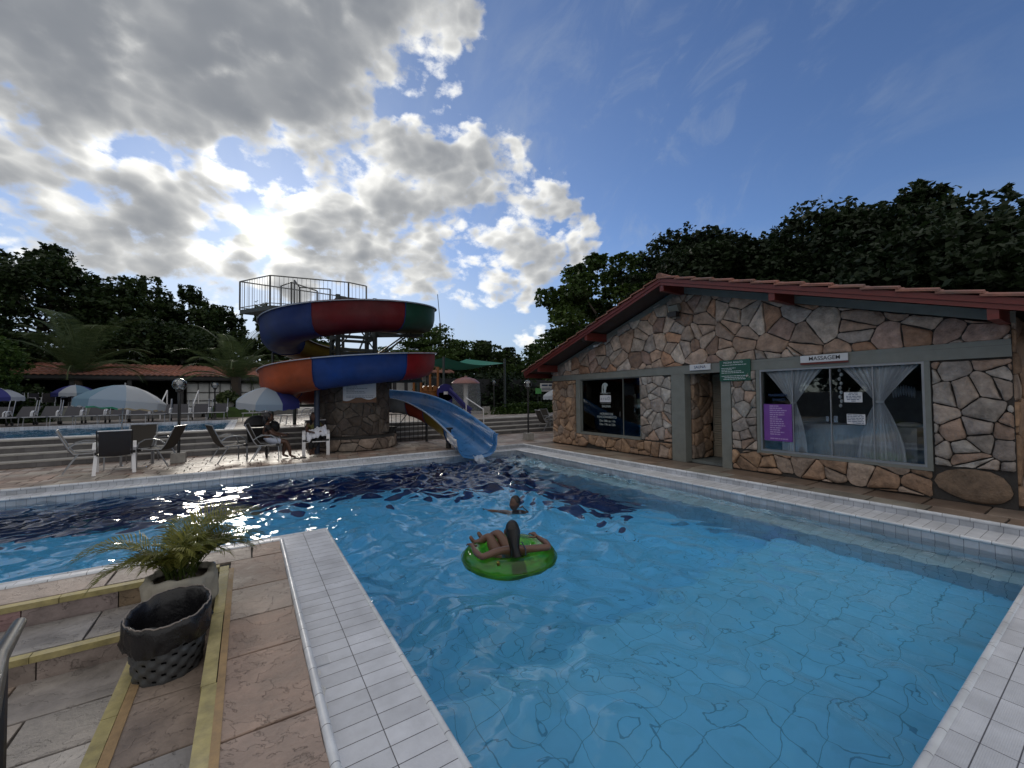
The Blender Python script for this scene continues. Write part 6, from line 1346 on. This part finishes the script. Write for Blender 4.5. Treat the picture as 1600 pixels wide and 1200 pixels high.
# white-framed chairs on the restaurant terrace
rc_ = empty('terrace_chair', label='', cat='chair', group='white-framed chairs on the restaurant terrace')
m = MB(); [m.bx(-.2, .2, a, b_, c, d) for a, b_, c, d in ((-.2, .2, .42, .45), (.17, .2, .45, .85))]; m.build('seat_and_back', MAT['sling'], rc_)
for (x, y) in ((-.2, -.2), (.2, -.2), (-.2, .2), (.2, .2)): m = MB(); m.tube([(x, y, 0), (x, y, .45 if y < 0 else .88)], .018, 5); m.build('leg', MAT['white_plastic'], rc_)
m = MB()
for s_ in (-1, 1): m.tube([(s_*.22, -.2, .45), (s_*.22, -.2, .64), (s_*.22, .2, .66)], .018, 5)
m.build('armrests', MAT['white_plastic'], rc_)
k = 0
for x in (-9.6, -8.9, -8.3, -7.9, -7.3, -6.7, -6.2, -5.7, -5.2):
    o = rc_ if k == 0 else copy_tree(rc_); place(o, x, 28.0+RNG.uniform(0, .9), RNG.uniform(-1.5, 1.5), 1.05, label='white-framed chair on the restaurant terrace, %s from the left' % ORD[k]); k += 1
# pool house at the right of the slide
PH = empty('pool_house', (10, 28.5, .6), 0, 'white pool house with dark posts between the slide and the shade sail', 'building'); HL = (10, 28.5, .6)
m = MB(); m.bx(7.2, 12.2, 28.8, 29.0, .6, 3.3); m.build('wall', MAT['wall_white'], PH, at=HL)
m = MB(); [m.add([(6.6, ya, za), (12.8, ya, za), (12.8, yb, zb), (6.6, yb, zb), (6.6, ya, za-.1), (12.8, ya, za-.1), (12.8, yb, zb-.1), (6.6, yb, zb-.1)], [(0, 1, 2, 3), (7, 6, 5, 4), (0, 4, 5, 1), (0, 3, 7, 4), (1, 5, 6, 2)]) for ya, za, yb, zb in ((27.6, 3.35, 30, 4.2),)]; m.build('roof', MAT['roof_tile'], PH, at=HL)
for x in (7.6, 8.5, 9.3, 10.0, 10.9, 11.7): m = MB(); m.bx(x-.09, x+.09, 27.9, 28.1, .6, 3.4); m.build('post', MAT['black_paint'], PH, at=HL)
for x in (8.0, 10.4): m = MB(); m.bx(x, x+.5, 28.7, 28.79, .6, 2.6); m.build('door', MAT['dark_inside'], PH, at=HL)
m = MB(); m.bx(21.5, 27, 33, 33.3, .3, 4.0); m.build('white_wall_house', MAT['wall_white'], label='pale wall of a far house behind the trees left of the gable', cat='building')
# playground and shade sail
SA = empty('shade_sail', (10.5, 20.5, .6), 0, 'green fabric shade sail stretched over the playground', 'shade sail'); SLc = (10.5, 20.5, .6)
P = [Vector(p) for p in ((8.3, 22.6, 3.45), (9.1, 20.9, 3.72), (12.7, 20.5, 3.48), (11.6, 23.2, 3.9))]; m = MB(); n = 14; vs = []
for i in range(n+1):
    for j in range(n+1): u, v = i/n, j/n; a = P[0].lerp(P[1], u); b_ = P[3].lerp(P[2], u); q = a.lerp(b_, v); q.z -= .55*math.sin(math.pi*v)*math.sin(math.pi*(.15+.7*u)); vs.append(q)
m.add(vs, [(i*(n+1)+j, i*(n+1)+j+1, (i+1)*(n+1)+j+1, (i+1)*(n+1)+j) for i in range(n) for j in range(n)]); m.build('fabric', MAT['sail'], SA, smooth=True, at=SLc)
for p in ((9.05, 20.9), (12.75, 20.5), (8.25, 22.7)): m = MB(); m.tube([(p[0], p[1], .6), (p[0], p[1], 3.75)], .07, 8); m.build('mast', MAT['steel'], SA, smooth=True, at=SLc)
PG = empty('play_structure', (8, 18.6, .6), 0, 'orange, blue and purple play structure behind the slide chute', 'play structure'); PGl = (8, 18.6, .6)
m = MB(); m.bx(6.95, 7.7, 18.55, 18.65, 1.3, 1.95)
for k in range(3): m.tube([(7.1+.22*k, 18.5, 1.95), (7.1+.22*k, 18.7, 1.95)], .14, 12)
m.build('orange_panel', MAT['play_orange'], PG, at=PGl)
m = MB(); m.tube([(8.0, 18.25, 1.75), (8.0, 18.33, 1.75)], .42, 24); m.bx(7.65, 8.35, 18.25, 18.33, .8, 1.75); m.build('blue_panel', MAT['play_blue'], PG, at=PGl); m = MB(); m.bx(7.9, 8.12, 18.235, 18.248, 1.66, 1.8); m.build('sticker', MAT['sign_white'], PG, at=PGl)
m = MB(); pp = [(8.2, 18.35, 1.75), (8.5, 18.2, 1.45), (8.85, 18.0, 1.0), (9.15, 17.85, .75)]
for a, b_ in zip(pp, pp[1:]): m.bar(a, b_, .45, .08)
for s_ in (-.22, .22): m.tube([(x+s_*.4, y+s_, z+.15) for x, y, z in pp], .09, 8)
m.build('slide', MAT['play_blue'], PG, smooth=True, at=PGl)
for (x, y) in ((6.9, 18.6), (7.75, 18.6), (7.75, 19.6), (6.9, 19.6)): m = MB(); m.tube([(x, y, .6), (x, y, 3.0)], .06, 8); m.build('post', MAT['play_orange'], PG, smooth=True, at=PGl)
MF = empty('mushroom_fountain', (9.8, 19.7, .6), 0, 'pink mushroom water fountain pouring a thin water curtain', 'fountain')
m = MB(); m.lathe([(0, 1.98), (.2, 1.97), (.5, 1.88), (.74, 1.70), (.76, 1.64), (.5, 1.62), (.12, 1.60)], n=32); m.lathe([(0, 2.05), (.08, 2.04), (.09, 1.98)], n=12); m.build('cap', MAT['mush_pink'], MF, smooth=True).location = (0, 0, 0)
m = MB(); m.lathe([(.16, 0), (.12, .5), (.12, 1.6)], n=16); m.build('stem', MAT['wall_white'], MF, smooth=True).location = (0, 0, 0)
wcm = pm('water_curtain', (.35, .38, .42), .3, var=.6, vs=14, alpha=.22, streak=(6, 6, .7)); m = MB(); m.lathe([(.75, 1.64), (.79, 1.1), (.80, .5), (.82, .0)], n=48); m.build('water_curtain', wcm, MF, smooth=True).location = (0, 0, 0)
m = MB(); m.bx(10.6, 11.0, 19.2, 19.4, .6, 1.0); m.build('small_box', MAT['concrete_block'], label='small grey box on the terrace right of the mushroom fountain', cat='box')
bush('hedge', 'clipped low hedge along the terrace left of the stone building', 13.4, 18.4, .6, 2.6, .45, .52, 5000, .10, 'leaf_mid', 71); bush('hedge', 'dark hedge filling the back of the terrace below the trees', 15.5, 25.0, .5, 6.5, 1.6, 2.4, 9000, .2, 'leaf_deep', 72)
m = MB(); m.bx(9.5, 24, 24.2, 24.5, .5, 2.7); m.build('garden_wall', MAT['dark_inside'], label='dark back wall of the terrace behind the mushroom fountain', cat='wall')
BN = empty('banner', (14.7, 18.9, 1.6), 0, 'white banner with dark lettering at the left corner of the stone building', 'banner'); fmB = frame4((14.75, 18.95, 2.03), (.75, -.66, 0), (0, 0, 1))
m = MB(); m.add([fmB @ Vector(p) for p in ((-.45, -.24, 0), (.9, -.24, 0), (.9, .24, 0), (-.45, .24, 0), (-.45, -.24, -.02), (.9, -.24, -.02), (.9, .24, -.02), (-.45, .24, -.02))], [(0, 1, 2, 3), (7, 6, 5, 4), (0, 4, 5, 1), (3, 2, 6, 7), (0, 3, 7, 4)]); m.build('panel', MAT['sign_white'], BN, at=(14.7, 18.9, 1.6))
m = MB(); [m.add([fmB @ Vector(p) for p in ((a, y-h, .01), (b_, y-h, .01), (b_, y+h, .01), (a, y+h, .01))], [(0, 1, 2, 3)]) for a, b_, y, h in ((-.35, .0, .12, .05), (.05, .35, .12, .05), (-.35, .15, -.05, .02), (.2, .7, -.05, .02), (-.35, .3, -.14, .02))]; m.build('printing', MAT['ink_blue'], BN, at=(14.7, 18.9, 1.6))
for s_ in (-.4, .85): m = MB(); q = fmB @ Vector((s_, 0, -.05)); m.tube([(q.x, q.y, .6), (q.x, q.y, 2.25)], .03, 6); m.build('post', MAT['steel'], BN, at=(14.7, 18.9, 1.6))
gs = empty('green_sign', (14.25, 19.2, 1.7), 0, 'small bright green sign at the left end of the white banner', 'sign'); m = MB(); m.box((14.25, 19.2, 1.82), (.34, .03, .32), rz=-.7); m.build('panel', pm('sign_lime', (.08, .35, .10), .5), gs, at=(14.25, 19.2, 1.7)); m = MB(); m.tube([(14.25, 19.24, .6), (14.25, 19.24, 1.7)], .025, 6); m.build('post', MAT['steel'], gs, at=(14.25, 19.2, 1.7))
am = empty('antenna_mast', (15.6, 36.8, 0), 0, 'thin antenna mast rising above the round tree right of the slide', 'mast'); m = MB(); m.tube([(0, 0, 0), (0, 0, 8.6)], .13, 8); m.build('pole', MAT['concrete_dark'], am, smooth=True).location = (0, 0, 0); m = MB(); m.tube([(0, 0, 8.6), (-.25, 0, 11.4)], .03, 6); m.build('aerial', MAT['steel'], am, smooth=True).location = (0, 0, 0)
# trees and a pavilion behind the photographer, mirrored only in the window panes
for k, (x, y, zt, r) in enumerate(((-18, 16.5, 6.0, 3.4), (-20, 10, 6.2, 4.), (-19, 3, 5.8, 4.), (-19, -4.5, 6, 4.), (-16, -12, 6, 4.))):
    T('shade_tree', 'dark tree behind the photographer, %s of the row outside the view' % ORD[k], x, y, zt, r, .4, .42, 6500, 'leaf_deep', seed=80+k, clumps=40, cr=.28, group='trees outside the view')
m = MB(); m.bx(-14.2, -14.0, -8, 13, -.4, 1.6); m.build('boundary_wall', MAT['concrete_dark'], label='grey boundary wall outside the view on the left', cat='wall')
# ---------------------------------------------------------------- foreground: basket bin, potted palm, drain
BNl = (-.425, 3.53, -.17)
bn = empty('litter_basket', BNl, 0, 'dark woven litter basket lined with a black bag on the step', 'bin')
m = MB(); nA, nZ = 88, 30; vs = []; H_ = .37
for j in range(nZ+1):
    t = j/nZ; z = H_*t; r0 = .172+.038*t**.8; row = j//3
    for i in range(nA): a = 2*math.pi*i/nA; col_ = i//4; inw = ((row+col_) % 2); pz = math.sin(math.pi*((j % 3)+.5)/3); pa = math.sin(math.pi*((i % 4)+.5)/4); vs.append(((r0+(.008*pa if not inw else -.007*pa))*math.cos(a), (r0+(.008*pa if not inw else -.007*pa))*math.sin(a), z))
fs = [(j*nA+i, j*nA+(i+1) % nA, (j+1)*nA+(i+1) % nA, (j+1)*nA+i) for j in range(nZ) for i in range(nA) if not ((j % 3 == 1) and ((j//3+i//4) % 2) and (i % 4 in (1, 2)))]
m.add(vs, fs); m.lathe([(.172, 0), (0, .005)], n=nA); m.build('wicker_body', MAT['wicker'], bn, smooth=True, ang=60).location = (0, 0, 0)
m = MB(); m.lathe([(.158, .02), (.165, .1), (.17, .2)], n=44); m.build('inner_lining', MAT['bag'], bn, smooth=True).location = (0, 0, 0)
m = MB(); nA = 96; rows = [(.0, .10), (.13, .10), (.165, .22), (.185, .33), (.2, .385), (.212, .40), (.224, .392), (.231, .36), (.232, .30), (.229, .27), (.226, .235)]; vs = []
for j, (r, z) in enumerate(rows):
    for i in range(nA):
        a = 2*math.pi*i/nA; k = j/len(rows); wr = .004*math.sin(a*7+j*.5+math.sin(a*3)*2)+.003*math.sin(a*17+j*1.7+math.sin(a*5)*2)+.002*math.sin(a*41+j); nz = mnoise.noise(Vector((math.cos(a)*3.2, math.sin(a)*3.2, j*.45))); nz2 = mnoise.noise(Vector((math.cos(a)*8, math.sin(a)*8, j*.9+5))); wr += .016*nz+.010*nz2 if j > 3 else .01*nz; edge = (.030*nz+.02*nz2+.008*math.sin(a*5+1)) if j == len(rows)-1 else 0
        tilt = .035*math.sin(a+.4)+.014*mnoise.noise(Vector((math.cos(a)*4, math.sin(a)*4, 9))) if j > 2 else 0
        vs.append(((r+wr*(.4 if j < 8 else .9))*math.cos(a), (r+wr*(.4 if j < 8 else .9))*math.sin(a), z+edge+tilt*(1 if j > 3 else .5)+(.004*math.sin(a*6+math.sin(a*2)*3) if 3 < j < 7 else 0)))
m.add(vs, [(j*nA+i, j*nA+(i+1) % nA, (j+1)*nA+(i+1) % nA, (j+1)*nA+i) for j in range(len(rows)-1) for i in range(nA)]); m.build('bin_bag', MAT['bag'], bn, smooth=True, ang=180).location = (0, 0, 0)
m = MB(); pts = []
for i in range(nA): a = 2*math.pi*i/nA; pts.append((.219*math.cos(a)+.003*math.sin(a*29), .219*math.sin(a), .398+.035*math.sin(a+.4)+.014*mnoise.noise(Vector((math.cos(a)*4, math.sin(a)*4, 9)))+.004*math.sin(a*6+math.sin(a*2)*3)+.002*math.sin(a*37)))
m.tube(pts, .0045, 5, closed=True); m.build('bag_rim', MAT['bag_edge'], bn, smooth=True).location = (0, 0, 0)
PPl = (-.43, 4.17, -.17)
pp_ = empty('potted_palm', PPl, 0, 'feathery areca palm in a pale sack-wrapped pot behind the basket', 'potted plant')
m = MB(); nA = 72; rows = [(.19, 0), (.222, .08), (.232, .2), (.226, .3), (.232, .36), (.215, .395), (.19, .40), (.175, .36)]; vs = []
for j, (r, z) in enumerate(rows):
    for i in range(nA): a = 2*math.pi*i/nA; w_ = .010*math.sin(a*7+j*.9)+.006*math.sin(a*15-j)+.004*math.sin(a*31+j*2); vs.append(((r+w_)*math.cos(a), (r+w_)*math.sin(a), z+(.010*math.sin(a*3+.5)+.004*math.sin(a*9) if j > 3 else 0)))
m.add(vs, [(j*nA+i, j*nA+(i+1) % nA, (j+1)*nA+(i+1) % nA, (j+1)*nA+i) for j in range(len(rows)-1) for i in range(nA)]); m.build('sack_pot', MAT['sack'], pp_, smooth=True, ang=180).location = (0, 0, 0)
m = MB(); m.lathe([(.2, .34), (0, .355)], n=40); m.build('potting_soil', MAT['soil'], pp_).location = (0, 0, 0)
rr = random.Random(12); V = []; Cc = []; stm = MB()
for k in range(54):
    az = rr.uniform(0, 2*math.pi) if k > 7 else (.15+k*.8); el = R_(rr.uniform(38, 86)); L = rr.uniform(.40, .66)*(1.12 if math.cos(az) > -.2 or math.cos(az) < -.7 else .85); p = Vector((rr.uniform(-.10, .10), rr.uniform(-.10, .10), .36)); n = 30; P = []
    if math.sin(az) < -.35: el = R_(rr.uniform(72, 88)); L *= .72
    for i in range(n):
        d = Vector((math.cos(az)*math.cos(el), math.sin(az)*math.cos(el), math.sin(el))); P.append((p.copy(), d.copy())); p += d*L/n; el -= R_(1.2+5.2*(i/n)**1.2)
    stm.tube([q[0] for q in P[::3]], [.0045-.0003*i for i in range(len(P[::3]))], 5)
    tone = rr.random()
    for i, (p, d) in enumerate(P):
        if i < 7: continue
        sdv = d.cross(Vector((0, 0, 1))).normalized(); upv = sdv.cross(d).normalized(); ll = L*.36*(1-.75*abs((i-7)/(n-7)-.35))*rr.uniform(.85, 1.1)
        for s_ in (-1, 1):
            dd_ = (sdv*s_*.9+d*(.7+.5*(i/n))+upv*.35+Vector((rr.uniform(-.12, .12), rr.uniform(-.12, .12), -.10))).normalized(); mid_ = p+dd_*ll*.5+upv*.006; tip = p+dd_*ll+Vector((0, 0, -ll*.22)); wv_ = d.cross(dd_).cross(dd_).normalized()*.0048
            V += [p-wv_*.4, p+wv_*.4, mid_+wv_, mid_-wv_, mid_-wv_, mid_+wv_, tip+wv_*.1, tip-wv_*.1]; c_ = min(1, tone*.7+rr.random()*.4); Cc += [c_, c_]
V = np.array([tuple(v) for v in V]); np_mesh('fronds', V, np.arange(len(V)).reshape(-1, 4), MAT['potted_green'], pp_, np.repeat(np.array(Cc)[:, None], 3, 1).astype(np.float32)).location = (0, 0, 0)
stm.build('stems', MAT['potted_green'], pp_, smooth=True).location = (0, 0, 0)
# drain grate and its crust on the shelf
dg = empty('drain_grate', (.405, 2.93, SH+.012), 0, 'small white slotted drain grate on the tiled pool shelf', 'grate'); m = MB(); m.bx(-.055, .055, -.05, .05, .001, .004); m.build('plate', MAT['white_plastic'], dg).location = (0, 0, 0)
m = MB()
for k in range(8): m.bx(-.048, .048, -.045+k*.0122, -.038+k*.0122, .0042, .0075)
m.build('slats', MAT['white_plastic'], dg).location = (0, 0, 0)
dg2 = copy_tree(dg); dg2.location = (7.3, 5.25, SH+.012); dg2['label'] = 'small drain grate on the shelf below the massage window'
m = MB(); rr = random.Random(4); pts = [(.375+.018*math.sin(i*1.3)*(1-i/14)+.012*rr.random(), 2.86-.035*i) for i in range(13)]+[(.352, 2.86-.035*i) for i in range(12, -1, -1)]
m.add([(x, y, SH+.0135) for x, y in pts], [tuple(range(len(pts)))]); m.build('lime_crust', pm('lime_crust', (.68, .68, .66), .9, var=.2, vs=40, bump=.8, bs=90), kind='stuff')
